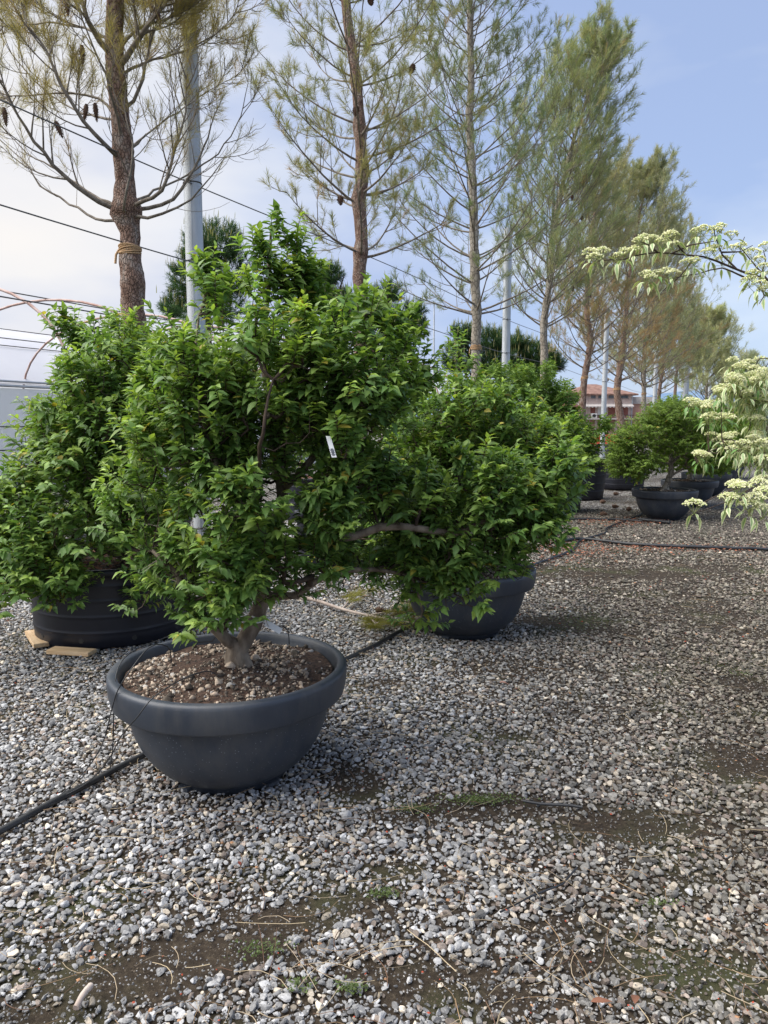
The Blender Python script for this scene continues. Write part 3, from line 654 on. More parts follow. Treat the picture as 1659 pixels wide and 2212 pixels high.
A_blobs = [(585, 475, 22, 30, 3.25, .08), (580, 540, 42, 40, 3.25, .16), (575, 610, 55, 40, 3.25, .22), (650, 520, 22, 28, 3.3, .08), (655, 570, 34, 40, 3.3, .14), (668, 630, 40, 36, 3.3, .2), (450, 590, 34, 26, 3.05, .12), (440, 630, 50, 30, 3.05, .18), (360, 700, 45, 22, 3.2, .2),
           (500, 660, 60, 40), (590, 700, 70, 55), (690, 690, 65, 45), (812, 640, 34, 30, 3.25, .15), (800, 700, 65, 50), (875, 720, 45, 34, 3.35, .2), (890, 790, 55, 45, 3.35, .3), (760, 800, 90, 55), (640, 800, 95, 70), (500, 780, 90, 65), (400, 790, 90, 70),
           (330, 770, 60, 45), (340, 880, 80, 65), (460, 890, 90, 75), (580, 890, 95, 75), (700, 890, 80, 60), (800, 880, 60, 45), (860, 850, 50, 35), (420, 990, 80, 65), (520, 1000, 90, 62), (340, 1000, 80, 60), (640, 970, 60, 45), (730, 960, 50, 40, 3.0, .3),
           (310, 1150, 60, 50, 3.1, .2), (350, 1215, 55, 36, 3.05, .15), (400, 1250, 45, 26, 3.0, .12), (250, 1120, 50, 50, 3.2, .2), (390, 1110, 85, 55), (490, 1110, 85, 55, 3.0, .4), (545, 1185, 70, 50, 2.95, .25), (455, 1195, 75, 50, 2.95, .3), (500, 1245, 70, 34, 2.95, .2), (450, 1275, 60, 24, 2.95, .15), (415, 1335, 14, 26, 3.05, .05), (620, 1240, 40, 28, 3.0, .12), (690, 1180, 34, 28, 3.05, .1), (690, 1215, 30, 22, 3.05, .1),
           (720, 1080, 45, 36, 2.98, .15), (790, 1050, 50, 32, 3.0, .15), (740, 1120, 45, 30, 3.0, .12), (860, 1050, 40, 26, 3.1, .12), (960, 1085, 55, 42, 3.2, .15), (1040, 1050, 60, 34, 3.25, .15), (1130, 1050, 55, 34, 3.25, .15), (1210, 1030, 42, 30, 3.3, .12), (1080, 1115, 90, 40, 3.25, .2), (1040, 1180, 60, 42, 3.25, .15),
           (650, 1190, 45, 30, 3.1, .1), (880, 1095, 50, 26, 3.3, .15), (940, 1180, 60, 26, 3.4, .15), (820, 1085, 40, 30, 3.2, .15), (1010, 1150, 60, 30, 3.3, .15), (1170, 1100, 60, 34, 3.3, .15), (1240, 1000, 26, 22, 3.3, .08), (1020, 1240, 45, 34, 3.25, .12), (1010, 1270, 22, 22, 3.25, .08), (1100, 1210, 55, 34, 3.3, .12), (1170, 1140, 50, 26, 3.3, .12), (1210, 1150, 22, 14, 3.3, .1), (1130, 1170, 44, 24, 3.3, .12),
           (790, 1232, 50, 18, 3.3, .1), (860, 1240, 55, 26, 3.35, .12), (900, 1280, 36, 28, 3.35, .1), (920, 1310, 26, 20, 3.4, .08), (870, 1205, 60, 22, 3.35, .12), (950, 1200, 50, 24, 3.4, .12), (300, 940, 60, 60), (260, 1060, 60, 50, 3.1, .2)]
A_blobs += [(760, 1208, 55, 20, 3.35, .1), (840, 1205, 50, 22, 3.4, .1), (700, 1130, 36, 26, 3.1, .1), (1232, 1060, 34, 38, 3.3, .12), (1205, 1140, 34, 20, 3.3, .1), (930, 1120, 60, 26, 3.3, .15), (890, 1160, 50, 26, 3.45, .1), (405, 1310, 36, 26, 3.0, .1), (440, 1345, 18, 20, 3.06, .05), (340, 1265, 50, 26, 3.1, .15), (470, 1300, 60, 22, 2.95, .12), (540, 1270, 40, 20, 2.95, .1), (960, 1250, 50, 30, 3.35, .1), (1025, 1275, 28, 26, 3.25, .07), (900, 1310, 34, 24, 3.38, .08)]
A_blobs = [(q[0], q[1] + (24 if q[1] < 800 and q[2] > 30 else 8 if q[1] < 800 else 0)) + tuple(q[2:]) for q in A_blobs]
tA, _ = sample_blobs(A_blobs, 3.25, 3150, .62, 570, 420); tA, fA = clumped(tA, .85, 9, .05, .09)
shrubA = shrub('ornamental_tree', 'large bright green ornamental tree with low crooked limbs, in the nearest bowl planter', A_limbs, tA, tuple(P(590, 1050, 3.25)), .047, 13, group='green ornamental trees', twl=.115, foot=fA)
# dead bare twigs under the crown
r_ = np.random.default_rng(3)
for k in range(40):
    mb = MB()
    q = np.array(P(r_.uniform(350, 640), r_.uniform(1150, 1270), r_.uniform(2.95, 3.3))); d = r_.normal(0, 1, 3) * [1, .5, .6] - [.3, 0, .25]; d /= np.linalg.norm(d); L = r_.uniform(.08, .24); pts = [q]
    for i in range(5): d = d + r_.normal(0, .22, 3); d /= np.linalg.norm(d); pts.append(pts[-1] + d * L / 5)
    mb.tube(pts, np.linspace(.0024, .0009, 6), 4, cap=False)
    for j in (2, 3): e = pts[j] + (r_.normal(0, .5, 3) + d) * L * .25; mb.tube([pts[j], e], [.0013, .0007], 3, cap=False)
    mb.build('dead_twig', M['deadwood'], shrubA)
# tags on the near tree
mb = MB(); c = P(556, 1340, 3.2); mb.tube([c + Vector((.052 * math.cos(a), .052 * math.sin(a), .012 * math.cos(a))) for a in np.linspace(0, 6.4, 20)], .0035, 5, cap=False)
e0, e1 = P(574, 1345, 3.06), P(607, 1364, 3.04); dv = (e1 - e0)
mb.tube([P(545, 1332, 3.14), P(560, 1338, 3.09), e0], .004, 5)
nrm = Vector((0, -1, .25)).normalized(); upv = dv.cross(nrm).normalized() * .013; th = nrm * .001
V = [e0 - upv - th, e1 - upv - th, e1 + upv - th, e0 + upv - th, e0 - upv + th, e1 - upv + th, e1 + upv + th, e0 + upv + th]
mb.add([tuple(v) for v in V], [(0, 1, 2, 3), (7, 6, 5, 4), (0, 4, 5, 1), (1, 5, 6, 2), (2, 6, 7, 3), (3, 7, 4, 0)], smooth=False)
mb.build('plant_tag', M['tagw'], shrubA)
mb = MB(); a, b = P(709, 942, 2.74), P(722, 988, 2.72); s_ = Vector((.009, 0, 0)); t_ = Vector((0, .001, 0))
V = [a - s_ - t_, b - s_ - t_, b + s_ - t_, a + s_ - t_, a - s_ + t_, b - s_ + t_, b + s_ + t_, a + s_ + t_]
mb.add([tuple(v) for v in V], [(3, 2, 1, 0), (4, 5, 6, 7), (0, 1, 5, 4), (1, 2, 6, 5), (2, 3, 7, 6), (3, 0, 4, 7)], smooth=False)
lt = mb.build('strip_label', M['tagw'], shrubA)
mb = MB()
for k in range(7):
    f = .6 + .05 * k; q = a + (b - a) * f; mb.box(tuple(q + Vector((0, -.0022, 0))), (.014 if k % 2 else .009, .001, .0022))
mb.build('printing', M['ink'], lt)
# left shrub in the black tub --------------------------------------------
tub(-2.04, 5.5, .585, .57, 'wide low black nursery tub standing on pale wooden boards', .96, holes=True, group='black nursery tubs')
B_limbs = [(W_([(262, 1240, 5.4), (270, 1190, 5.3), (255, 1120, 5.2), (250, 1040, 5.15), (255, 960, 5.1), (245, 880, 5.1), (215, 800, 5.1), (180, 740, 5.1), (160, 690, 5.1)], 5), .05, .006),
           (W_([(262, 1200, 5.3), (200, 1180, 5.1), (130, 1170, 4.95), (60, 1180, 4.9), (-20, 1200, 4.85)], 5), .022, .006),
           (W_([(262, 1235, 5.4), (310, 1225, 5.2), (360, 1230, 5.1), (400, 1240, 5.0)], 5), .03, .012),
           (W_([(255, 1120, 5.2), (200, 1050, 5.0), (130, 990, 4.95), (60, 960, 4.95)], 5), .02, .006),
           (W_([(250, 1040, 5.15), (300, 980, 5.0), (310, 860, 5.0), (290, 740, 5.05)], 5), .02, .006),
           (W_([(130, 1170, 4.95), (100, 1220, 4.8), (60, 1270, 4.75)], 5), .012, .005)]
B_blobs = [(148, 690, 24, 24, 5.1, .12), (180, 730, 40, 36, 5.1, .2), (250, 735, 50, 26), (150, 790, 45, 34), (220, 790, 60, 45), (300, 740, 60, 32), (60, 878, 26, 22, 5, .15), (120, 880, 50, 36), (200, 870, 80, 55), (290, 840, 70, 55), (50, 965, 24, 24, 4.95, .15), (120, 960, 60, 45), (200, 960, 80, 55), (290, 950, 80, 55),
           (5, 1030, 36, 26, 4.95, .2), (70, 1060, 60, 42), (160, 1050, 80, 55), (250, 1050, 80, 50), (-40, 1100, 60, 60), (40, 1130, 70, 50), (130, 1140, 80, 50), (230, 1130, 70, 46), (320, 1060, 60, 60), (30, 1200, 70, 45, 4.8, .3), (110, 1210, 70, 36, 4.75, .25), (190, 1200, 50, 30, 4.8, .25),
           (40, 1270, 60, 36, 4.7, .25), (110, 1270, 46, 30, 4.7, .2), (-30, 1260, 50, 50, 4.8, .3), (270, 1190, 50, 26, 4.85, .2), (330, 1170, 50, 40, 4.9, .2), (305, 1280, 18, 22, 4.8, .08), (170, 1265, 24, 14, 4.7, .1), (340, 1240, 30, 12, 4.85, .1)]
B_blobs = [(q[0], q[1] + (14 if q[1] < 900 else 0)) + tuple(q[2:]) for q in B_blobs]
tB, _ = sample_blobs(B_blobs, 5.1, 2200, .7, 190, 300); tB, fB = clumped(tB, .85, 9, .07, .12)
shrub('ornamental_tree', 'green ornamental tree spreading over the left edge, growing from the wide black tub on boards', B_limbs, tB, tuple(P(200, 1080, 5.2)), .060, 10, group='green ornamental trees', twl=.15, foot=fB)
# middle shrub in the second bowl -----------------------------------------
bowl_planter(.612, 5.46, 'dark bowl planter half hidden under foliage beside the fallen pine branch')
C_limbs = [(W_([(1006, 1215, 5.46), (1000, 1170, 5.4), (1010, 1100, 5.4), (990, 1000, 5.45), (985, 900, 5.5), (985, 780, 5.5)], 5), .05, .006),
           (W_([(1000, 1170, 5.4), (1090, 1130, 5.3), (1180, 1060, 5.3), (1240, 990, 5.35)], 5), .024, .006), (W_([(1000, 1180, 5.4), (930, 1150, 5.3), (860, 1120, 5.2), (800, 1100, 5.2)], 5), .022, .006),
           (W_([(1010, 1100, 5.4), (1080, 1000, 5.5), (1130, 920, 5.6)], 5), .018, .006), (W_([(990, 1000, 5.45), (920, 930, 5.4), (880, 880, 5.4)], 5), .018, .006)]
C_blobs = [(730, 1185, 60, 30, 5.2, .2), (700, 1120, 50, 36, 5.3, .2), (860, 1190, 60, 40), (1130, 1140, 60, 30), (1200, 1090, 50, 34), (985, 770, 18, 26, 5.5, .12), (975, 815, 36, 30, 5.5, .25), (1040, 850, 55, 36), (950, 880, 60, 50), (1030, 920, 75, 50), (1110, 910, 70, 50), (1175, 950, 60, 45), (1235, 985, 40, 34), (1190, 1010, 60, 40), (1100, 1000, 85, 50), (990, 1000, 85, 60), (890, 970, 65, 60),
           (860, 1070, 60, 50), (950, 1090, 80, 55), (1050, 1090, 80, 50), (880, 1150, 75, 50), (960, 1170, 70, 45), (820, 1160, 50, 40), (900, 1220, 60, 30, 5.0, .25), (1060, 1150, 60, 40), (1245, 940, 26, 26), (1150, 1080, 50, 34), (790, 1190, 60, 34), (760, 1120, 50, 40), (840, 1230, 50, 26), (930, 1000, 80, 50), (1240, 1040, 36, 30)]
tC, _ = sample_blobs(C_blobs, 5.45, 2700, .7, 1020, 260); tC, fC = clumped(tC, .85, 9, .07, .11)
shrub('ornamental_tree', 'green ornamental tree with dense layered crown in the half hidden bowl planter', C_limbs, tC, tuple(P(1010, 1080, 5.5)), .053, 10, group='green ornamental trees', twl=.14, foot=fC, base=(.095, .185, .038))
# shrubs of the middle row --------------------------------------------------
def simple_shrub(x, y, ztub, blobs, label, n, leaf, seedpx, dep=.6, lod=1, base=(.095, .185, .038), per=10, group='green ornamental trees', **k):
    c = np.array([(P(b[0], b[1], y)).z for b in blobs]); top = max(c); ax = (x, y, ztub + .4)
    lim = [([Vector((x, y, ztub - .04)), Vector((x + .04, y, ztub + .25)), Vector((x - .03, y, ztub + .6)), Vector((x, y, top - .15))], .05, .008)]
    for b in blobs[::2]:
        e = P(b[0], b[1], y); lim.append(([Vector((x + .02, y, ztub + .3)), Vector((x, y, ztub + .3)) * .5 + e * .5 + Vector((0, random.uniform(-.2, .2), -.1)), e], .02, .006))
    tp, _ = sample_blobs(blobs, y, n, dep)
    return shrub('ornamental_tree', label, lim, tp, ax, leaf, per, lod=lod, minr=.004, base=base, group=group, **k)
tub(-.49, 8.3, .5, .6, 'black nursery tub glimpsed through the gap under the nearest tree')
simple_shrub(-.49, 8.3, .6, [(700, 960, 70, 60), (780, 880, 80, 60), (850, 830, 70, 60), (870, 930, 80, 70), (760, 1000, 80, 50), (860, 1030, 70, 50), (640, 900, 60, 50)], 'shaded green tree standing behind the nearest tree, in a black tub', 1000, .06, 0, .6)
tub(1.25, 10.9, .55, .6, 'black nursery tub behind the second bowl planter tree')
simple_shrub(1.25, 10.9, .6, [(960, 960, 60, 50), (1010, 900, 60, 50), (1060, 840, 50, 40), (1080, 920, 60, 50), (950, 1020, 60, 30), (1080, 800, 30, 20)], 'green tree behind the second bowl planter, mostly hidden by its crown', 900, .062, 0, .6)
tub(3.0, 13.3, .56, .62, 'black tub whose right side shows below the tree beside the far pots')
simple_shrub(2.75, 13.1, .62, [(1130, 805, 26, 20), (1185, 800, 14, 22), (1110, 840, 40, 26), (1160, 845, 50, 30), (1215, 855, 30, 34), (1160, 900, 70, 45), (1225, 920, 50, 36), (1275, 945, 36, 26), (1308, 918, 16, 14), (1265, 990, 34, 24), (1120, 940, 70, 40), (1180, 980, 70, 40), (1230, 1010, 40, 24)],
             'green tree with pointed leader shoots, in front of the brick house', 1900, .075, 0, .7, base=(.105, .20, .04), twl=.2)
tub(4.12, 15.6, .56, .82, 'tall black tub with reddish mulch, left of the far bowl planters', .88)
tub(5.75, 18.0, .6, .6, 'low black tub behind the far bowl planter with a straw tuft beside it', .9)
tub(1.9, 12.6, .5, .55, 'black tub far behind the second bowl planter')
# far bowls with dense trees --------------------------------------------------
bowlG = bowl_planter(4.62, 12.15, 'far dark bowl planter, frontmost of the far row, below the crooked trunk', detail=False)
gx, gy = 4.62, 12.15
G_limbs = [(W_([(1437, 1060, gy), (1448, 1025, gy), (1450, 1000, gy), (1448, 975, gy), (1440, 940, gy), (1440, 900, gy)], gy), .055, .01),
           (W_([(1450, 1003, gy), (1425, 1000, gy - .1), (1395, 998, gy - .15), (1370, 985, gy - .2), (1350, 960, gy - .2)], gy), .03, .008), (W_([(1450, 1000, gy), (1470, 985, gy), (1505, 975, gy), (1540, 960, gy)], gy), .028, .008),
           (W_([(1448, 1030, gy), (1480, 1010, gy - .1), (1520, 1000, gy - .1)], gy), .02, .008), (W_([(1448, 975, gy), (1410, 940, gy + .1), (1390, 900, gy + .1)], gy), .02, .008), (W_([(1448, 975, gy), (1490, 930, gy + .1), (1510, 890, gy + .1)], gy), .02, .008)]
G_blobs = [(1565, 960, 24, 34), (1555, 1005, 24, 22), (1330, 1000, 26, 30), (1555, 920, 22, 30), (1425, 885, 30, 16), (1470, 872, 40, 16), (1360, 948, 40, 34), (1350, 990, 42, 40), (1395, 915, 40, 22), (1430, 885, 45, 20), (1420, 940, 60, 40), (1400, 1000, 42, 26), (1490, 900, 50, 30), (1530, 940, 40, 45), (1480, 960, 60, 30), (1520, 1000, 50, 26), (1450, 910, 50, 30), (1340, 960, 30, 30), (1375, 1020, 30, 14)]
tG, _ = sample_blobs(G_blobs, gy, 2900, .95, 1440, 140)
GL = 'densely leaved round tree with crooked trunk in the frontmost far bowl planter'
gtree = shrub('ornamental_tree', GL, G_limbs, tG, (gx, gy, .9), .05, 10, lod=1, minr=.005, base=(.13, .21, .035), young=(.27, .38, .06), twl=.12, group='green ornamental trees', mats=[M['bark_pale'], M['bark_twig']])
mb = MB(); q = P(1424, 1013, 11.9); mb.box(tuple(q), (.03, .003, .085)); mb.tube([q + Vector((0, 0, .04)), P(1422, 1000, 11.98)], .003, 4); mb.build('plant_tag', M['tagw'], gtree)
base0 = gtree.location.copy()
for k, (x, y, rz, lb, lt_) in enumerate([(5.87, 14.2, 1.2, 'second bowl planter of the far row, partly behind the frontmost one', 'dense round tree in the second bowl planter of the far row'),
                                   (7.1, 16.3, 2.7, 'third bowl planter of the far row, dark and mostly hidden', 'dense round tree in the third bowl planter of the far row'),
                                   (8.4, 18.6, 4.0, 'fourth bowl planter of the far row, its right side showing', 'dense round tree in the fourth bowl planter of the far row, behind the white flowers'),
                                   (10.0, 21.5, 5.1, 'rearmost bowl planter of the far row near the right edge', 'rearmost dense round tree of the far row near the right edge')]):
    copy_tree(bowlG, None, (x, y, 0), rz, lb)
    copy_tree(gtree, None, (x + (base0.x - gx), y, base0.z), rz, lt_)
for x, y, R0, h, lb in [(-3.6, 9.6, .5, .7, 'black tub in the left background behind the leftmost tree'), (-1.2, 12.2, .5, .7, 'black tub in the background between the left trunks')]:
    tub(x, y, R0, h, lb)
# ---------------------------------------------------------------- pines
class Pine:
    """collects limbs, twigs and needle tufts of one pine"""
    def __init__(s, seed, wind=(0, 0, 0), nl=.11, nw=.0024, per=34, olive=.4, brown=.0, twr=.004, lod=0):
        s.r = np.random.default_rng(seed); s.tb = MB(); s.cr = MB(); s.T = []; s.D = []; s.H = []; s.wind = np.array(wind, float)
        s.nl = nl; s.nw = nw; s.per = per; s.olive = olive; s.brown = brown; s.twr = twr; s.lod = lod; s.LB = []
    def arc(s, p, d, L, rise, n=7, kink=.05):
        """a branch that starts along d and bends up (and downwind)"""
        pts = [np.array(p)]; d = d / np.linalg.norm(d); st = L / n
        for i in range(n):
            d = d + (np.array([0, 0, rise]) + s.wind) * (1.0 / n) + s.r.normal(0, kink, 3); d /= np.linalg.norm(d); pts.append(pts[-1] + d * st)
        return np.array(pts)
    def limb(s, pts, r0, sub=6, sublen=.5, tuft=1.0, rise=.9, from_=.3, lvl=2, spread=.75, seg=6):
        pts = np.asarray(pts, float); n = len(pts); rr = np.linspace(r0, max(r0 * .18, .0022), n)
        s.tb.tube(pts, rr, seg if r0 > .006 else 4 if r0 > .004 else 3, cap=False, mat=1)
        t = np.gradient(pts, axis=0); t = norm(t)
        for k in range(sub):
            f = from_ + (1 - from_) * (k + s.r.random()) / sub; x = f * (n - 1); i = min(n - 2, int(x)); q = pts[i] + (pts[i + 1] - pts[i]) * (x - i)
            rv = norm(s.r.normal(size=3) * np.array([1, 1, .5])); lat = rv - t[i] * np.dot(rv, t[i]); lat /= np.linalg.norm(lat) + 1e-6
            dd = t[i] * (1 - spread * .5) + lat * spread; L = sublen * (1.15 - .6 * f) * s.r.uniform(.6, 1.3)
            sp = s.arc(q, dd, L, rise, 5)
            if lvl > 1: s.limb(sp, max(.0035, r0 * .35), max(2, int(sub * .6)), sublen * .42, tuft, rise, .25, lvl - 1, spread, 4)
            else:
                s.tb.tube(sp, np.linspace(.0032, .0018, len(sp)), 3, cap=False, mat=1)
                if s.r.random() < tuft: s.T.append(sp[-1]); s.D.append(sp[-1] - sp[-2]); s.LB.append(L)
        if s.r.random() < tuft: s.T.append(pts[-1]); s.D.append(pts[-1] - pts[-2]); s.LB.append(sublen)
    def finish(s, root, trunkmat, trunk_pts, trunk_r, seg=12, greens=((.10, .135, .05), (.16, .16, .06)), browns=(.38, .27, .17), brownfn=None):
        t = trunk_pts; tm = MB(); tm.tube(t, trunk_r, seg, cap=True, wob=.07 if seg > 9 else .03, mat=0)
        tm.build('trunk', [trunkmat], root)
        s.tb.build('branches', [trunkmat, M['bark_twig']], root)
        T = np.array(s.T); D = norm(np.array(s.D)); n = len(T); K = s.per
        i = np.repeat(np.arange(n), K); f = s.r.random(n * K)
        ln = s.nl * s.r.uniform(.7, 1.2, n * K)
        back = (f * .16 * s.nl / .11)
        pos = T[i] - D[i] * back[:, None]
        rv = norm(s.r.normal(size=(n * K, 3))); d = D[i] * (.45 + .5 * (1 - f))[:, None] + rv * .62; d[:, 2] += .08; d += s.wind[None] * .25
        mixv = np.clip(s.olive + s.r.normal(0, .25, n), 0, 1)[i][:, None]
        g = np.array(greens[0])[None] * (1 - mixv) + np.array(greens[1])[None] * mixv
        bp = (s.brown if brownfn is None else brownfn(T)); isb = (s.r.random(n) < bp)[i]
        g = g * np.array([1.0, .95, 1.25])[None]; g = np.where(isb[:, None], np.array(browns)[None], g) * s.r.uniform(.75, 1.35, (n * K, 1))
        cm = MB(); needles(cm, pos, d, ln, np.full(n * K, s.nw) * s.r.uniform(.8, 1.2, n * K), g)
        cm.build('crown', M['needle'], root)
        return n
def cone_mesh(mb, p, d, L, r):
    d = np.array(d, float); d /= np.linalg.norm(d); p = np.array(p, float)
    a = np.cross(d, [1, 0, .3]); a /= np.linalg.norm(a); b = np.cross(d, a)
    mb.tube([p, p + d * L * .15, p + d * L * .4, p + d * L * .75, p + d * L], [r * .4, r * .75, r * .85, r * .5, r * .1], 8)
    for k in range(70):                                   # scales in a spiral
        f = k / 70; an = k * 2.4; rr = r * (math.sin(math.pi * min(1, f * .9 + .12)) ** .6); c = p + d * L * f; o = a * math.cos(an) + b * math.sin(an); w = np.cross(d, o)
        q = c + o * rr * .7; tip = c + o * rr * 1.15 + d * L * .05; sz = r * .33 * (1 - .4 * f)
        mb.add([q - w * sz, q + w * sz, tip + w * sz * .5, tip - w * sz * .5, tip + d * sz * -.9], [(0, 1, 2), (0, 2, 3), (3, 2, 4)], smooth=False)
def add_cones(root, spots, L=.13, r=.028, mat='cone'):
    for (x, y, z), d in spots:
        mb = MB(); cone_mesh(mb, (x, y, z), d, L, r); mb.build('cone', M[mat], root)
def rope_tie(root, c, r, n=5, h=.05):
    mb = MB()
    for k in range(n):
        ph = k * .7; mb.tube([Vector((c[0] + (r + .006 + .004 * (k % 2)) * math.cos(a), c[1] + (r + .006 + .004 * (k % 2)) * math.sin(a), c[2] + (k / n - .5) * h + .018 * math.sin(a + ph))) for a in np.linspace(0, 2 * math.pi, 22)], .0085, 6, cap=False)
    mb.tube([Vector((c[0] - r, c[1] - .03, c[2])), Vector((c[0] - r - .03, c[1] - .04, c[2] - .05)), Vector((c[0] - r - .04, c[1] - .04, c[2] - .13))], .011, 6)
    mb.build('rope_tie', M['rope'], root)
PG = 'staked pines in the wired row'
TUBS = 'tall black tubs of the pine row'
def ground_tub(x, y, R0, h, label): return tub(x, y, R0, h, label, .9, group=TUBS)
# pine 1: its limbs are drawn one by one -------------------------------------
def pine1():
    Y = 7.1; base = P(288, 800, Y)
    root = thing('pine_tree', 'nearest pine with bare sweeping lower limbs and hanging cones, left of the first steel pole', 'tree', (base.x, Y, .6), PG)
    tp = [Vector((base.x, Y, .6)), P(290, 900, Y), P(289, 760, Y), P(290, 700, Y), P(286, 660, Y), P(287, 610, Y), P(282, 570, Y), P(281, 525, Y), P(281, 500, Y), P(275, 478, Y), P(272, 462, Y), P(273, 445, Y), P(270, 425, Y), P(270, 390, Y), P(268, 345, Y), P(266, 325, Y), P(263, 280, Y), P(256, 220, Y), P(250, 160, Y), P(247, 90, Y), P(250, 0, Y), P(255, -120, Y), P(250, -350, Y)]
    rr = np.array([.13, .12, .115, .11, .102, .112, .1, .088, .092, .11, .145, .135, .105, .083, .09, .098, .084, .082, .083, .08, .072, .06, .03])
    S = spline(tp, .04); rs = np.interp(np.linspace(0, 1, len(S)), np.linspace(0, 1, len(rr)), rr)
    # radius follows the control points by arc length
    cl = np.concatenate([[0], np.cumsum(np.linalg.norm(np.diff(np.array([tuple(q) for q in tp]), axis=0), axis=1))]); sl = np.concatenate([[0], np.cumsum(np.linalg.norm(np.diff(S, axis=0), axis=1))])
    rs = np.interp(sl, cl * sl[-1] / cl[-1], rr)
    p = Pine(11, nl=.12, nw=.0022, per=44, olive=.75, brown=.08)
    L = [([(272, 462, 0), (215, 435, -.1), (160, 400, -.2), (95, 330, -.3), (40, 250, -.4), (10, 190, -.5), (-10, 120, -.5)], .026, 8, 1, .35),
         ([(272, 470, 0), (225, 478, .1), (150, 440, .3), (90, 400, .4), (35, 330, .5), (-20, 290, .6)], .015, 5, 1, .2),
         ([(270, 455, 0), (200, 420, .2), (130, 370, .5), (60, 330, .6), (0, 270, .7)], .017, 6, 1, .25),
         ([(275, 462, 0), (320, 470, -.1), (385, 450, -.1), (430, 410, -.15), (460, 375, -.15), (483, 340, -.15)], .018, 3, 1, .1),
         ([(275, 455, 0), (320, 450, .1), (375, 430, .1), (405, 390, .1), (440, 320, .1), (465, 250, .1), (484, 210, .1)], .02, 5, 1, .25),
         ([(275, 450, 0), (330, 425, -.2), (360, 390, -.3), (378, 330, -.3), (400, 240, -.3), (405, 160, -.3)], .021, 7, 1, .45),
         ([(278, 440, .1), (320, 420, .3), (400, 380, .7), (470, 330, .9), (520, 250, 1), (540, 130, 1)], .013, 6, 1, .5),
         ([(272, 462, -.05), (266, 440, -.3), (285, 370, -.35), (285, 310, -.35), (270, 230, -.3), (275, 150, -.25)], .014, 5, 1, .4),
         ([(262, 345, 0), (225, 310, -.2), (180, 260, -.3), (135, 185, -.4), (100, 110, -.4), (60, 50, -.4), (40, -20, -.4)], .022, 9, 1, .6),
         ([(240, 240, 0), (215, 210, .1), (150, 203, .1), (90, 205, .1), (30, 208, .1), (-20, 215, .1)], .014, 5, 1, .35),
         ([(264, 320, 0), (240, 200, -.3), (215, 130, -.4), (175, 40, -.5), (170, -20, -.5)], .016, 6, 1, .6),
         ([(270, 330, 0), (300, 310, .1), (315, 290, .1)], .012, 0, 0, 0),
         ([(262, 240, 0), (290, 215, 0), (308, 170, 0), (318, 120, 0), (335, 60, 0), (350, -20, 0)], .018, 8, 1, .85),
         ([(250, 150, 0), (290, 100, -.1), (320, 55, -.2), (355, 10, -.2), (390, -60, -.2)], .03, 12, 1, 1),
         ([(250, 130, 0), (215, 90, -.1), (190, 40, -.2), (170, -20, -.2), (150, -90, -.2)], .03, 9, 1, .9),
         ([(250, 110, 0), (300, 60, .3), (360, 40, .5), (420, 0, .6)], .018, 10, 1, 1),
         ([(255, 160, 0), (330, 130, .4), (400, 110, .6), (470, 70, .7), (520, 20, .8)], .016, 10, 1, .8),
         ([(250, 90, 0), (180, 60, .3), (100, 50, .5), (20, 60, .6), (-40, 40, .6)], .016, 9, 1, .8),
         ([(268, 330, 0), (330, 280, .5), (400, 230, .7), (460, 190, .9), (520, 160, 1)], .012, 8, 1, .6),
         ([(260, 260, 0), (170, 240, .6), (90, 190, .8), (20, 110, .9), (-20, 50, .9)], .014, 8, 1, .6)]
    for pts, r0, sub, lvl, tf in L:
        w = spline([P(a, b, Y + c) for a, b, c in pts], .1); w = w + np.vstack([[0, 0, 0], rng.normal(0, .006, (len(w) - 1, 3))]); s_ = .62
        p.limb(w, r0, int(sub * 1.6) if sub else 0, s_, tf * .95, .9, .25, 2 if tf >= .3 else 1, .7, 7)
    # whorl collar of stubs
    p.finish(root, M['bark_pine'], S, rs, 16, greens=((.20, .22, .08), (.36, .31, .11)))
    rope_tie(root, P(281, 540, Y), .088, 6, .055)
    sp = [((*P(177, 98, 6.7),), (0, 0, -1)), ((*P(262, 160, 6.85),), (.3, 0, -1)), ((*P(205, 222, 6.9),), (0, .2, -1)), ((*P(187, 225, 6.9),), (-.2, 0, -1)), ((*P(120, 262, 6.8),), (.4, 0, -1)), ((*P(8, 232, 6.6),), (.1, 0, -1)), ((*P(145, -5, 6.8),), (0, 0, -1)), ((*P(338, 20, 6.9),), (.2, 0, -1))]
    add_cones(root, [((a[0], a[1], a[2]), d) for a, d in sp], .15, .026)
    return root
pine1()
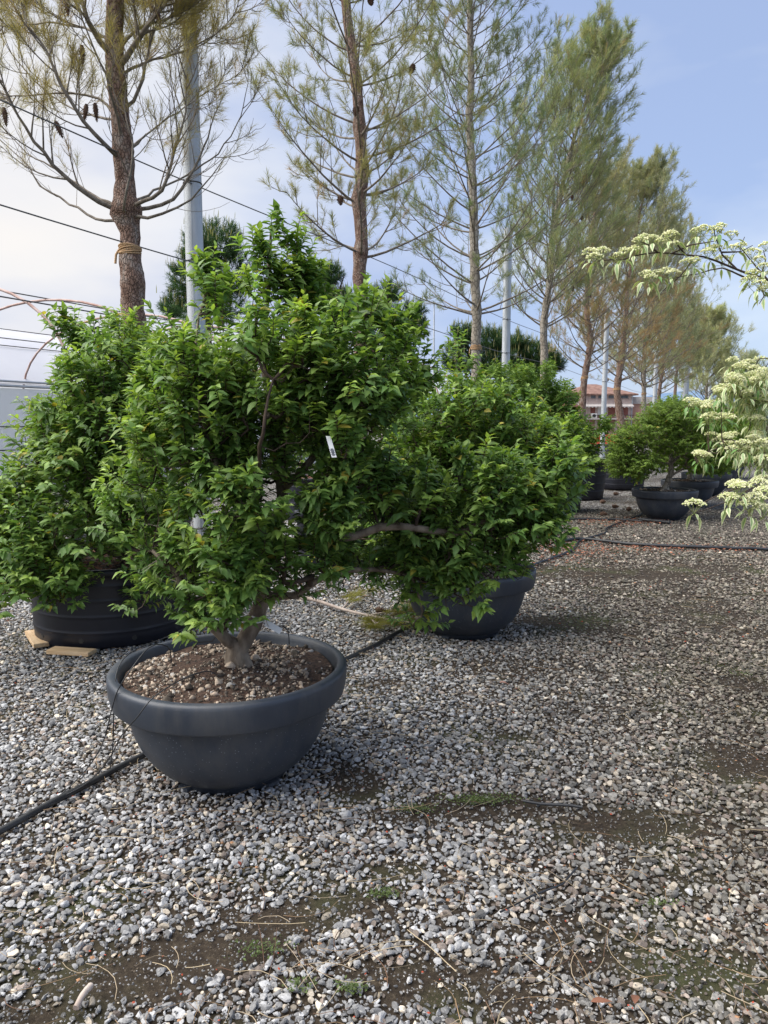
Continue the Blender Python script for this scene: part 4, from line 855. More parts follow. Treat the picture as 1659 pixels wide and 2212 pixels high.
def auto_pine(label, Y, trunk, rtop, rbot, z0, ztop, crown_r, seed, whorls, nb=5, tuft=1.0, wind=(0, 0, 0), per=30, nl=.12, nw=.003, elev=.55, rise=.8, bark='bark_pale', olive=.4, brown=0, brownfn=None, sub=6, lvl=2, greens=((.13, .18, .08), (.22, .22, .09)), rope=None, cones=0, tubh=.7, lowsparse=.5, prof=None, seg=12, upper=.12, subl=.36, group=PG):
    tp = [P(a, b, Y) for a, b in trunk]; bx = tp[0].x
    root = thing('pine_tree', label, 'tree', (bx, Y, tubh - .05), group)
    tp = [Vector((bx, Y, tubh - .06))] + tp
    S = spline(tp, .15); zz = S[:, 2]; top = zz.max(); f = (zz - zz.min()) / (top - zz.min())
    rs = rbot + (rtop - rbot) * f
    p = Pine(seed, wind=wind, nl=nl, nw=nw, per=per, olive=olive, brown=brown); r = p.r
    ph = 0; CS = []
    for w in range(whorls):
        h = z0 + (ztop - z0) * (w / (whorls - 1)) ** .92; g = (h - z0) / (ztop - z0)
        i = int(np.argmin(np.abs(zz - h))); c = S[i]
        rs[max(0, i - 0):i + 1] *= 1.22 if g < .5 else 1.05
        k = prof(g) if prof else (.55 + .45 * math.sin(math.pi * min(1, g * 1.2 + .15))) * (1 - max(0, g - .55) / .45 * .8)
        n = nb + r.integers(-1, 2); ph += 2.4
        for b_ in range(n):
            an = ph + b_ * 2 * math.pi / n + r.uniform(-.3, .3); e = elev * (.55 + .8 * g) + r.uniform(-.12, .2)
            L = crown_r * k * r.uniform(.75, 1.2) / max(.55, math.cos(min(1.1, e + .35)))
            d = np.array([math.cos(an) * math.cos(e), math.sin(an) * math.cos(e), math.sin(e)])
            pts = p.arc(c + np.array([0, 0, r.uniform(-.15, .15)]), d, L, rise * (.7 + .5 * g), 8, .035)
            tf = tuft * (lowsparse + (1 - lowsparse) * min(1, g * 2.5))
            p.limb(pts, max(.007, .022 * (1 - .6 * g) * crown_r / 1.6), sub, subl * L, tf, rise * .8, .22, lvl, .72, 6)
            if r.random() < .5: CS.append(pts[2] if r.random() < .6 else pts[4])
    # leader
    p.limb(S[-5:], .02, 6, .5, 1, 1.0, .1, lvl, .5)
    nt = p.finish(root, M[bark], S, rs, seg, greens=greens, brownfn=brownfn)
    if rope is not None:
        q = P(*rope, Y); i = int(np.argmin(np.abs(zz - q.z))); rope_tie(root, tuple(S[i]), rs[i] * 1.0, 5, .07)
    r.shuffle(CS)
    add_cones(root, [(tuple(c), (r.uniform(-.3, .3), -.3, -1)) for c in CS[:cones]], .15, .045, 'cone')
    return root
auto_pine('second pine of the row, reddish scaly trunk rising behind the nearest tree crown', 11.3, [(778, 900), (781, 640), (776, 600), (781, 520), (778, 470), (774, 430), (783, 390), (778, 300), (772, 200), (762, 120), (748, 20), (740, -120), (735, -300)], .05, .125,
          4.05, 9.6, 1.55, 21, 11, 6, 1, (.0, 0, 0), 46, .12, .0036, .25, .9, 'bark_pine', .55, .04, None, 6, 2, ((.18, .23, .09), (.34, .32, .13)), None, 12, .7, .75, lambda g: .8 + .3 * math.sin(math.pi * g) - .3 * g, 14)
auto_pine('third pine of the row, slim pale trunk with rope tie beside the second steel pole', 16.1, [(1030, 1000), (1029, 810), (1028, 750), (1030, 690), (1026, 600), (1024, 520), (1022, 430), (1018, 340), (1014, 260), (1018, 180), (1016, 80), (1014, -60), (1012, -220)], .045, .12,
          4.0, 12.0, 1.65, 22, 18, 6, 1, (.02, 0, 0), 44, .13, .0045, .35, .85, 'bark_pale', .35, 0, None, 6, 2, ((.16, .23, .11), (.29, .31, .14)), (1029, 752), 8, .7, .6, lambda g: 1.1 - .35 * g, 12)
auto_pine('tall pine leaning right in the wind, with twin pale trunk and dark open cones', 21.5, [(1178, 1000), (1176, 780), (1175, 700), (1188, 600), (1195, 500), (1215, 400), (1240, 300), (1270, 210), (1295, 140)], .03, .14,
          4.4, 11.6, 1.75, 23, 16, 7, .92, (.26, 0, .1), 32, .18, .0058, .55, 1.0, 'bark_pale', .35, .01, None, 7, 2, ((.22, .30, .14), (.42, .41, .19)), None, 12, .7, .6, lambda g: (.95 + .15 * g if g < .4 else 1.0 - 1.1 * (g - .4)) , 10)
# second stem of that pine
bf = lambda T: np.clip(1.0 - np.abs(T[:, 2] - 5.0) / 3.0, 0, .62)
auto_pine('fifth pine of the row, rope tied, lower twigs dried to rust brown', 26.5, [(1255, 1000), (1258, 880), (1263, 815), (1275, 740), (1268, 680), (1270, 600), (1282, 480), (1292, 430)], .04, .15,
          3.5, 9.2, 1.9, 24, 13, 6, 1, (.2, 0, .1), 30, .18, .0062, .45, .9, 'bark_pine', .5, 0, bf, 6, 2, ((.19, .24, .12), (.34, .32, .15)), (1262, 818), 5, .7, .7, lambda g: .95 - .4 * g, 10)
auto_pine('sixth pine of the row, thick trunk in front of the brick house', 33.5, [(1345, 1000), (1343, 930), (1337, 880), (1333, 840), (1342, 780), (1350, 700), (1360, 600), (1378, 480), (1395, 410)], .04, .19,
          3.6, 11.8, 2.5, 25, 15, 6, 1, (.16, 0, .1), 32, .22, .0080, .5, .95, 'bark_pine', .5, 0, lambda T: np.clip(1.1 - np.abs(T[:, 2] - 5.4) / 3.0, 0, .62), 7, 2, ((.21, .28, .15), (.38, .37, .18)), (1333, 842), 5, .7, .8, lambda g: 1.05 - .75 * g * g, 10)
auto_pine('seventh pine of the row, slender rope tied trunk right of the brick house', 41, [(1388, 1000), (1390, 900), (1391, 850), (1392, 780), (1405, 680), (1425, 600), (1440, 520)], .05, .16,
          3.6, 11.0, 2.8, 26, 12, 6, 1, (.16, 0, .1), 26, .26, .0105, .5, .95, 'bark_pale', .5, 0, lambda T: np.clip(.8 - np.abs(T[:, 2] - 5.0) / 3.0, 0, .4), 6, 2, ((.21, .28, .15), (.38, .37, .18)), (1391, 850), 3, .7, .8, lambda g: 1.0 - .7 * g * g, 8)
auto_pine('eighth pine of the row with dark trunk, behind the far round trees', 49, [(1420, 1000), (1424, 900), (1423, 860), (1432, 790), (1445, 700)], .05, .2,
          3.6, 8.4, 2.8, 27, 10, 6, 1, (.1, 0, .1), 24, .3, .0125, .5, .95, 'bark_pine', .5, .05, None, 6, 2, ((.21, .28, .15), (.38, .37, .18)), None, 3, .7, .9, lambda g: 1.0 - .6 * g * g, 8)
auto_pine('far pine of the row, between the wide crown and the lone right pine', 58, [(1452, 1000), (1455, 900), (1462, 800), (1470, 720)], .05, .22,
          4.8, 8.4, 2.2, 28, 9, 6, 1, (.05, 0, .1), 22, .34, .015, .5, .95, 'bark_pine', .5, .05, None, 6, 2, ((.21, .28, .15), (.38, .37, .18)), None, 0, .7, .9, lambda g: 1.0 - .6 * g * g, 8)
auto_pine('lone pale green pine at the right end of the row, near the last steel pole', 68, [(1520, 1000), (1524, 900), (1528, 800), (1532, 740), (1535, 700)], .05, .22,
          3.5, 11.0, 3.0, 29, 13, 7, 1, (.05, 0, .1), 26, .4, .018, .5, .9, 'bark_pale', .6, .0, None, 6, 2, ((.32, .40, .2), (.48, .49, .25)), None, 0, .7, .9, lambda g: 1.05 - .85 * g, 8)  # far greens paled: distance haze and sunlight put into the needle colour
auto_pine('distant low pine seen beyond the white flowers at the right', 80, [(1590, 1000), (1592, 900), (1596, 800)], .05, .22,
          2.5, 7.0, 3.0, 30, 8, 7, 1, (.05, 0, .1), 24, .45, .02, .4, .9, 'bark_pale', .6, .0, None, 6, 2, ((.22, .29, .17), (.34, .37, .20)), None, 0, .7, .9, lambda g: 1.05 - .6 * g, 8)
for (px, Y, R0, h, lb) in [(288, 7.1, .5, .66, 'black tub of the nearest pine, behind the leftmost tree'), (779, 11.3, .5, .66, 'black tub of the second pine'), (1030, 16.1, .5, .66, 'black tub of the third pine'), (1178, 21.5, .55, .66, 'black tub of the leaning pine'), (1262, 26.5, .55, .66, 'black tub of the fifth pine'), (1340, 33.5, .6, .66, 'black tub of the sixth pine')]:
    ground_tub(P(px, 900, Y).x, Y, R0, h, lb)
# ---------------------------------------------------------------- dark stone pines beyond
def stone_pine(label, Y, blobs, base_px, seed, n=700):
    r = np.random.default_rng(seed); b = P(base_px, 950, Y); root = thing('stone_pine', label, 'tree', (b.x, Y, 0), 'dark stone pines beyond the yard')
    tips = []; ups = []
    for (px, py, rx, ry) in blobs:
        k = int(n * rx * ry / sum(q[2] * q[3] for q in blobs)); v = norm(r.normal(size=(k, 3))) * (r.random((k, 1)) ** .25)
        tips.append(Pn(px + rx * v[:, 0], py - ry * v[:, 1], Y + v[:, 2] * rx * Y / F)); ups.append(np.stack([v[:, 0], v[:, 2], v[:, 1]], 1))
    T = np.concatenate(tips); U = norm(np.concatenate(ups) + np.array([0, 0, .55])); s_ = Y / 32
    tm = MB(); c = np.mean(T, axis=0); tm.tube([(b.x, Y, 0), (b.x + .1, Y, c[2] * .5), tuple(c)], [.22, .18, .08], 9)
    for k in range(24):
        q = T[r.integers(len(T))]; tm.tube([(b.x, Y, c[2] * r.uniform(.5, .9)), tuple((q + c) / 2 - np.array([0, 0, .3])), tuple(q)], [.07, .05, .02], 5)
    tm.build('trunk', M['bark_dark'], root)
    K = 55; i = np.repeat(np.arange(len(T)), K); f = r.random(len(i)); rv = norm(r.normal(size=(len(i), 3)))
    pos = T[i] - U[i] * (f * .42 * s_)[:, None]; d = U[i] * .8 + rv * .75
    g = np.array([.04, .085, .035])[None] * r.uniform(.6, 1.5, (len(i), 1)) * r.uniform(.7, 1.3, len(T))[i][:, None]
    cm = MB(); needles(cm, pos, d, .2 * s_ * r.uniform(.8, 1.2, len(i)), np.full(len(i), .011 * s_), g)
    # pale upright candles on the outer shoots
    m = U[:, 2] > .45; Tc = T[m]; k = len(Tc)
    for a in range(1):
        pos = Tc + r.normal(0, .07, (k, 3)) * s_; d = np.array([0, 0, 1.])[None] + r.normal(0, .1, (k, 3))
        needles(cm, pos, d, s_ * r.uniform(.15, .4, k), np.full(k, .03 * s_), np.array([.30, .30, .14])[None] * r.uniform(.7, 1.2, (k, 1)), sag=0)
    cm.build('crown', M['needle'], root)
stone_pine('dark dense stone pine with pale candles behind the first steel pole', 30, [(460, 520, 75, 55), (410, 600, 55, 60), (500, 590, 50, 60), (370, 660, 35, 35), (450, 660, 90, 50), (430, 540, 50, 50)], 450, 41, 1100)
stone_pine('small dark stone pine between the nearest tree top and the second pine trunk', 33, [(715, 590, 30, 30), (700, 640, 40, 40), (740, 660, 40, 40)], 715, 42, 420)
stone_pine('dark stone pine right of the second pine trunk', 34, [(840, 630, 40, 30), (820, 670, 45, 35), (895, 670, 30, 26), (870, 710, 60, 40)], 850, 43, 520)
stone_pine('low dark stone pine behind the third pine trunk', 40, [(1000, 720, 35, 28), (1060, 730, 50, 30), (990, 770, 40, 40), (1070, 780, 60, 40)], 1030, 44, 620)
stone_pine('low dark stone pine between the second steel pole and the leaning pine', 42, [(1120, 740, 35, 28), (1160, 765, 45, 30), (1200, 780, 26, 26), (1140, 800, 60, 36)], 1145, 45, 560)
# ---------------------------------------------------------------- poles and wires
def pole(px, Y, ztop, label, r=.09, lean=0, group='galvanised poles of the wired row'):
    b = P(px, 917, Y); t = thing('steel_pole', label, 'pole', (b.x, Y, 0), group)
    mb = MB(); mb.tube([(b.x, Y, -.1), (b.x + lean * .5, Y, ztop * .5), (b.x + lean, Y, ztop)], r, 28); mb.tube([(b.x, Y, .0), (b.x, Y, .08)], r * 1.25, 20)
    # welded seam
    mb.box((b.x + lean * .5, Y - r - .001, ztop / 2), (.008, .006, ztop * .98))
    mb.build('shaft', M['galv'], t)
    MB().tube([(b.x + lean, Y, ztop), (b.x + lean, Y, ztop + .015)], r * .99, 24).build('cap', M['galv'], t)
    for zz in (3.24, 4.02):
        mb = MB()
        mb.tube([(b.x, Y - r - .03, zz), (b.x, Y - r + .01, zz)], .012, 8); mb.tube([(b.x + r * 1.03 * math.cos(a), Y + r * 1.03 * math.sin(a), zz) for a in np.linspace(0, 6.3, 18)], .006, 5, cap=False)
        mb.build('wire_clamp', M['blk'], t)
    return t
pole(431, 8.0, 5.85, 'nearest galvanised steel pole, right of the nearest pine', .092)
pole(1090, 18.0, 6.1, 'second galvanised steel pole, between the third pine and the leaning pine', .095)
pole(1303, 30, 6.0, 'third galvanised steel pole, in front of the brick house', .1)
pole(1412, 46, 6.0, 'fourth galvanised steel pole, beside the seventh pine', .13)
pole(1467, 58, 6.0, 'slanting steel pole, left one of the distant pair', .15, .5)
pole(1480, 60, 6.0, 'upright steel pole, right one of the distant pair', .15)
pole(1528, 78, 6.4, 'last steel pole, below the lone pale pine', .2)
def ln_pt(Y, z, off=0.0):
    x = -2.42 + .49 * (Y - 7.1) + off; return Vector((x, Y, z))
for zz, lb in ((3.24, 'lower black support wire running along the pine row'), (4.02, 'upper black support wire running along the pine row')):
    mb = MB(); pts = []
    for Y in np.linspace(2.5, 80, 120):
        q = ln_pt(Y, zz + .03 * math.sin(Y * .63)); q.y -= .12; pts.append(q)
    mb.tube(pts, .0065, 5, cap=False); tag(mb.build('support_wire', M['wire'], None), lb, 'wire', 'support wires of the pine row')
# lamp post far off
b = P(936, 917, 60); t = thing('lamp_post', 'thin far lamp post rising between the second and third pines', 'lamp post', (b.x, 60, 0))
MB().tube([(b.x, 60, 0), (b.x, 60, 11)], [.09, .05], 8).build('post', M['galv'], t)
MB().box((b.x - .3, 60, 11.05), (.9, .25, .12)).build('lamp_head', M['galv'], t)
# ---------------------------------------------------------------- greenhouses
ud = Vector((.5, 1, 0)).normalized(); vd = Vector((1, -.5, 0)).normalized()   # along, across (towards us)
def arch(c, w, h0, h1, n=24, off=0.0, par=False):
    if par: return [c + vd * (q * w / 2) + Vector((0, 0, h0 + (h1 - h0) * (1 - abs(q) ** 1.7) + off)) for q in np.linspace(-1, 1, n)]
    return [c + vd * (-math.cos(a) * w / 2) + Vector((0, 0, h0 + (h1 - h0) * math.sin(a) ** .85 + off)) for a in np.linspace(0, math.pi, n)]
def greenhouse():
    w = 6.0; h0 = 2.5; h1 = 4.15; c0 = Vector((-8.96, 17.3, 0)) - ud * 7 - vd * (w / 2); L = 25
    t = thing('greenhouse', 'long plastic covered greenhouse with arched roof at the left edge', 'greenhouse', tuple(c0))
    mb = MB()
    for s in (-1, 1):
        a = c0 + vd * (s * w / 2); b = a + ud * L
        nx = 44; 
        V = []; Fc = []
        for i in range(nx + 1):
            q = a + ud * (L * i / nx)
            for z in np.linspace(.35, h0 - .1, 8): V.append(tuple(q + vd * (s * .012 * math.sin(i * 1.7 + z)) + Vector((0, 0, z))))
        for i in range(nx):
            for j in range(7): Fc.append((i * 8 + j, (i + 1) * 8 + j, (i + 1) * 8 + j + 1, i * 8 + j + 1))
        mb.add(V, Fc)
    mb.build('side_wall', M['gh_wall'], t)
    mb = MB(); V = []; nx = 26
    for i in range(nx + 1):
        dip = .0 if i % 2 == 0 else -.02
        for q in arch(c0 + ud * (L * i / nx), w + .06, h0, h1, 20, dip, True): V.append(tuple(q))
    Fc = [(i * 20 + j, (i + 1) * 20 + j, (i + 1) * 20 + j + 1, i * 20 + j + 1) for i in range(nx) for j in range(19)]
    mb.add(V, Fc); mb.build('roof', M['gh_roof'], t)
    mb = MB()
    for e in (0, L):
        A_ = arch(c0 + ud * e, w, h0, h1, 20, 0, True); V = [tuple(q) for q in A_] + [tuple(q * 1.0 - Vector((0, 0, q.z))) for q in A_]
        mb.add(V, [(j, j + 1, j + 21, j + 20) for j in range(19)])
    mb.build('end_wall', M['gh_wall'], t)
    mb = MB()
    for s in (1, -1):
        a = c0 + vd * (s * (w / 2 + .03)); 
        for z, r in ((h0 - .05, .035), (h0 + .06, .03)): mb.tube([a + Vector((0, 0, z)), a + ud * L + Vector((0, 0, z))], r, 6)
    mb.build('gutter_rail', M['alu'], t)
    mb = MB(); a = c0 + vd * (w / 2 + .03)
    for z in (.36, .95, 1.5): mb.tube([a + Vector((0, 0, z)), a + ud * L + Vector((0, 0, z))], .014, 5)
    for f in (.25, .42): 
        q = arch(c0, w + .12, h0, h1, 20, .02, True); i = int(20 * (1 - f)); mb.tube([q[i], q[i] + ud * L], .012, 5)
    for i in range(0, 14):
        q = a + ud * (L * i / 13); mb.tube([q, q + Vector((0, 0, .36))], .03, 6)
    mb.build('black_rail', M['blk'], t)
    mb = MB(); mb.add([tuple(a + vd * .01), tuple(a + ud * L + vd * .01), tuple(a + ud * L + vd * .01 + Vector((0, 0, .35))), tuple(a + vd * .01 + Vector((0, 0, .35)))], [(0, 1, 2, 3)], smooth=False)
    mb.build('skirt', M['white'], t)
    # bare tunnel in front
    c1 = Vector((-7.5, 13.4, 0)) - ud * .5; t2 = thing('hoop_frame', 'bare rusty hoop frame of an uncovered tunnel in front of the greenhouse', 'frame', tuple(c1 - ud * 4.2))
    for i in range(-2, 9):
        c = c1 + ud * (2.12 * i); mb = MB(); A_ = arch(c, 6.6, 2.1, 3.95, 22)
        mb.tube([A_[0] - Vector((0, 0, 2.2))] + A_ + [A_[-1] - Vector((0, 0, 2.2))], .024, 7); mb.build('hoop', M['rust'], t2)
    mb = MB()
    for f in (5, 11, 16):
        q0 = arch(c1 - ud * 4.3, 6.6, 2.1, 3.95, 22)[f] + Vector((0, 0, .03)); mb.tube([q0, q0 + ud * 21.5], .012, 5)
    mb.build('purlin', M['wire'], t2)
greenhouse()
# ---------------------------------------------------------------- house, trailer, hill
def house():
    Y = 130.0; X = lambda px: P(px, 917, Y).x; Zf = lambda py: P(1300, py, Y).z
    x0, x1 = X(1225), X(1362); t = thing('brick_house', 'pink brick house with brown tiled roof and striped awnings, behind the pines', 'house', ((x0 + x1) / 2, Y, 0))
    ze, za = Zf(851), Zf(874); D = 12
    MB().box(((x0 + x1) / 2, Y + D / 2, ze / 2), (x1 - x0, D, ze)).build('wall', M['brick'], t)
    # upper pale storey band
    MB().box(((x0 + x1) / 2, Y - .05, (Zf(862) + za) / 2 ), (x1 - x0 + .05, .1, Zf(862) - za)).build('balcony_parapet', M['pilaster'], t)
    o = .9; zr = Zf(826)
    V = [(x0 - o, Y - o, ze), (x1 + o, Y - o, ze), (x1 + o, Y + D + o, ze), (x0 - o, Y + D + o, ze), (x0 + 5, Y + D / 2, zr), (x1 - 4.5, Y + D / 2, zr)]
    V += [(a, b, c - .25) for a, b, c in V[:4]]
    MB().add(V, [(0, 1, 5, 4), (2, 3, 4, 5), ], smooth=False).add(V, [(1, 2, 5), (3, 0, 4)], smooth=False).add(V, [(6, 7, 1, 0), (7, 8, 2, 1), (8, 9, 3, 2), (9, 6, 0, 3), (9, 8, 7, 6)], smooth=False).build('roof', M['roof'], t)
    for px in (1253, 1277, 1296, 1318, 1345):
        f = MB().box((X(px), Y - .04, (Zf(853) + Zf(861)) / 2), (1.6, .14, Zf(853) - Zf(861))).build('window', M['awning'], t)
        MB().box((X(px), Y - .08, (Zf(853) + Zf(861)) / 2), (1.4, .14, Zf(853.8) - Zf(860.2))).build('pane', M['glass'], f)
    for px, m in ((1253, 'shutter'), (1278, 'shutter'), (1296, 'white'), (1320, 'shutter'), (1347, 'shutter')):
        MB().box((X(px), Y - .06, (Zf(879) + Zf(897)) / 2), (1.5, .12, Zf(879) - Zf(897))).build('shutter', M[m], t)
    for px in (1266, 1271, 1287, 1305, 1309, 1330, 1358): MB().box((X(px), Y - .08, (ze + .2) / 2), (.45, .16, ze - .3)).build('pilaster', M['pilaster'], t)
    mb = MB(); n = 46; V = []
    for i in range(n + 1):
        xx = X(1245) + (X(1362) - X(1245)) * i / n; V += [(xx, Y - .2, Zf(872)), (xx, Y - 1.5, Zf(877)), (xx, Y - 1.52, Zf(880) + .12 * math.sin(i * 2.1))]
    mb.add(V, [(3 * i + j, 3 * i + 3 + j, 3 * i + 4 + j, 3 * i + 1 + j) for i in range(n) for j in range(2)], smooth=False); mb.build('awning', M['awning'], t)
    mb = MB(); zb = Zf(905); mb.box(((x0 + x1) / 2, Y - .8, zb), (x1 - x0, 1.6, .2)); mb.build('balcony_slab', M['awning'], t)
    mb = MB(); mb.tube([(x0, Y - 1.5, Zf(897)), (x1, Y - 1.5, Zf(897))], .05, 5)
    for i in range(40): xx = x0 + (x1 - x0) * i / 39; mb.tube([(xx, Y - 1.5, zb), (xx, Y - 1.5, Zf(897))], .03, 4)
    mb.build('railing', M['blk'], t)
    mb = MB().box((X(1279), Y - .9, zb + .55), (1.0, .4, .8)); ac = mb.build('air_conditioner', M['white'], t)
    MB().tube([(X(1279), Y - 1.1, zb + .55), (X(1279), Y - 1.13, zb + .55)], .28, 16).build('fan', M['blk'], ac)
    MB().tube([(x1 + .1, Y - .1, ze), (x1 + .1, Y - .1, 0)], .09, 6).build('drainpipe', M['galv'], t)
    # right wing
    w0, w1 = X(1364), X(1408); zw = Zf(872)
    MB().box(((w0 + w1) / 2, Y + 4, zw / 2), (w1 - w0, 6, zw)).build('wing_wall', M['brick'], t)
    MB().box(((w0 + w1) / 2, Y + 4, zw + .6), (w1 - w0 + .4, 6.4, 1.2)).build('wing_parapet', M['awning'], t)
    # lower left building part
    MB().box((X(1218), Y + 3, Zf(878) / 2), (6, 6, Zf(878))).build('side_wing', M['pink'], t)
house()
def trailer():
    Y = 40.0; X = lambda px: P(px, 930, Y).x; Z = lambda py: P(1320, py, Y).z
    t = thing('farm_trailer', 'red farm trailer parked in front of the brick house', 'trailer', (X(1320), Y, 0))
    b = MB().box(((X(1285) + X(1362)) / 2, Y, (Z(939) + Z(959)) / 2), (X(1362) - X(1285), .08, Z(939) - Z(959))).box(((X(1285) + X(1362)) / 2, Y + 1.9, (Z(939) + Z(959)) / 2), (X(1362) - X(1285), .08, Z(939) - Z(959)))
    mb = b
    for px in (1285, 1323, 1362): mb.box((X(px), Y - .06, (Z(938) + Z(960)) / 2), (.09, .08, Z(938) - Z(960)))
    mb.box((X(1285), Y + .95, (Z(939) + Z(959)) / 2), (.08, 1.8, Z(939) - Z(959))).box((X(1362), Y + .95, (Z(939) + Z(959)) / 2), (.08, 1.8, Z(939) - Z(959)))
    mb.build('side_boards', M['red'], t)
    MB().box((X(1342), Y - .05, Z(949)), (.42, .01, .1)).build('label_plate', M['white'], t)
    MB().box(((X(1285) + X(1362)) / 2, Y + .95, Z(961.5)), (X(1362) - X(1285) - .05, 1.7, .1)).build('load_bed', M['rust'], t)
    MB().box(((X(1285) + X(1362)) / 2 - .3, Y + .95, Z(965)), (X(1362) - X(1285), .5, .12)).build('chassis', M['blk'], t)
    for px in (1300, 1338):
        for dy in (.15, 1.75):
            c = Vector((X(px), Y + dy, .27)); w = MB().tube([c - Vector((0, .1, 0)), c + Vector((0, .1, 0))], .27, 20).build('wheel', M['rubber'], t)
            MB().tube([c - Vector((0, .115, 0)), c + Vector((0, .115, 0))], .14, 16).build('rim', M['red'], w)
trailer()
mb = MB(); n = 120; V = []
for i in range(n + 1):
    a = R(-60 + 120 * i / n); rr = 2200; h = 95 + 70 * mnoise.fractal(Vector((i * .06, 3, 1)), 1, 2, 5) + 90 * max(0, math.sin(a - .1)) * .6
    for k, (dr, hh) in enumerate(((0, -5), (180, h * .55), (420, h), (700, h * .8), (1000, -5))): V.append((math.sin(a) * (rr + dr), math.cos(a) * (rr + dr), hh))
mb.add(V, [(5 * i + j, 5 * i + 5 + j, 5 * i + 6 + j, 5 * i + 1 + j) for i in range(n) for j in range(4)]); tag(mb.build('hills', M['hill']), kind='structure')
# ---------------------------------------------------------------- variegated dogwood at the right
def dogwood():
    r = np.random.default_rng(77); bx, by = 2.75, 3.9
    t = thing('flowering_dogwood', 'variegated dogwood with cream flower heads and white edged leaves reaching in from the right', 'tree', (bx, by, 0))
    wood = MB(); lv = MB(); fl = MB()
    LP, LD, LU, LLn, LC, LE = [], [], [], [], [], []
    wood.tube([(bx, by, 0), (bx + .03, by, .6), (bx - .02, by, 1.3), (bx + .02, by, 2.0), (bx, by, 2.7)], [.05, .045, .04, .03, .015], 10, mat=0)
    def head(c, R0=.04, green=0):
        c = np.array(c); n = int(110 * (R0 / .04) ** 2); a = r.uniform(0, 6.283, n); q = np.sqrt(r.random(n)) * R0
        z = .45 * R0 * (1 - (q / R0) ** 2) + r.normal(0, .0022, n); pos = np.stack([c[0] + q * np.cos(a), c[1] + q * np.sin(a), c[2] + z], 1)
        col = np.array([.84, .84, .58])[None] * r.uniform(.8, 1.1, (n, 1)); gm = r.random(n) < .22; col[gm] = np.array([.58, .66, .28])
        blob_batch(fl, pos, np.full(n, .0036) * r.uniform(.8, 1.4, n), col, OCT, flat=(.8, 1), angular=False)
        for k in range(9):
            a_ = k * .7; e = c + np.array([R0 * .7 * math.cos(a_), R0 * .7 * math.sin(a_), .003]); wood.tube([c - np.array([0, 0, R0 * .8]), e], .0009, 3, cap=False, mat=1)
        return c - np.array([0, 0, R0 * .8])
    def rosette(c, n, green=.0, L=.048):
        for k in range(n):
            a = k * 6.283 / n + r.uniform(-.5, .5); d = np.array([math.cos(a), math.sin(a), r.uniform(-.9, .25)])
            st = np.array(c) + d / np.linalg.norm(d) * .025; wood.tube([c, st], .0010, 3, cap=False, mat=1)
            LP.append(st); LD.append(d + np.array([0, 0, -.25])); LU.append(np.array([0, 0, 1]) + np.array([math.cos(a), math.sin(a), 0]) * .8 + r.normal(0, .25, 3)); LLn.append(L * r.uniform(.7, 1.25))
            LC.append(np.array([.16, .30, .09]) * r.uniform(.8, 1.25)); LE.append(np.array([.09, .2, .04]) * 1.3 if r.random() < green else np.array([.80, .80, .52]) * r.uniform(.85, 1.05))
    def cluster(px, py, Y, R0=.036, nl=7, green=0.0):
        c = P(px, py, Y); b = head(c, R0); rosette(b, nl, green); return b
    def br(pts, r0, r1, mat=0):
        w = spline([P(*q) for q in pts], .05); w = w + np.vstack([[0, 0, 0], r.normal(0, .002, (len(w) - 1, 3))]); wood.tube(w, np.linspace(r0, r1, len(w)), 7, mat=mat); return w
    anchor = lambda z: (bx, by, z)
    # upper long branch (picture positions, depth)
    main = [(1290, 563, 3.35), (1345, 562, 3.35), (1400, 545, 3.35), (1450, 548, 3.35), (1520, 556, 3.36), (1600, 585, 3.4), (1659, 608, 3.45), (1760, 640, 3.6), (1880, 700, 3.8), (1960, 760, 3.9)]
    br(main[::-1], .012, .002)
    for pts in ([(1500, 552, 3.36), (1470, 600, 3.3), (1430, 628, 3.3)], [(1610, 600, 3.4), (1560, 580, 3.3), (1510, 590, 3.3), (1460, 600, 3.25)], [(1590, 580, 3.4), (1560, 550, 3.4), (1545, 510, 3.4), (1540, 490, 3.4)], [(1560, 545, 3.4), (1600, 542, 3.45), (1625, 530, 3.45)], [(1659, 605, 3.45), (1620, 560, 3.5), (1600, 535, 3.5), (1610, 510, 3.5)], [(1420, 545, 3.35), (1400, 530, 3.3), (1385, 520, 3.3)], [(1480, 550, 3.36), (1460, 525, 3.3), (1445, 515, 3.3)], [(1640, 602, 3.4), (1650, 640, 3.35), (1640, 655, 3.3)], [(1640, 602, 3.45), (1655, 560, 3.5), (1650, 540, 3.5)], [(1450, 548, 3.35), (1490, 530, 3.3), (1520, 525, 3.3), (1545, 520, 3.35)]):
        br(pts, .0045, .0015)
    for q in ([(1275, 545, 3.33), (1300, 543, 3.36), (1285, 556, 3.3), (1350, 543, 3.35), (1336, 552, 3.3), (1372, 540, 3.35), (1383, 519, 3.3), (1410, 514, 3.3), (1392, 512, 3.4), (1448, 508, 3.3), (1455, 528, 3.28), (1430, 522, 3.35), (1440, 585, 3.3), (1395, 592, 3.28), (1420, 590, 3.3), (1405, 600, 3.25), (1455, 590, 3.25), (1500, 563, 3.3), (1485, 566, 3.25), (1520, 495, 3.38), (1545, 500, 3.4), (1555, 490, 3.4), (1505, 500, 3.4), (1580, 506, 3.42), (1545, 538, 3.4),
               (1530, 545, 3.35), (1560, 560, 3.45), (1600, 530, 3.5), (1585, 535, 3.5), (1625, 545, 3.5), (1640, 560, 3.45), (1655, 530, 3.5), (1650, 575, 3.4), (1665, 590, 3.45), (1620, 605, 3.35), (1640, 612, 3.3), (1655, 625, 3.3), (1625, 590, 3.35), (1675, 560, 3.5), (1690, 610, 3.5), (1720, 590, 3.55)]):
        cluster(*q, R0=r.uniform(.026, .041), nl=int(r.integers(3, 5)), green=.05)
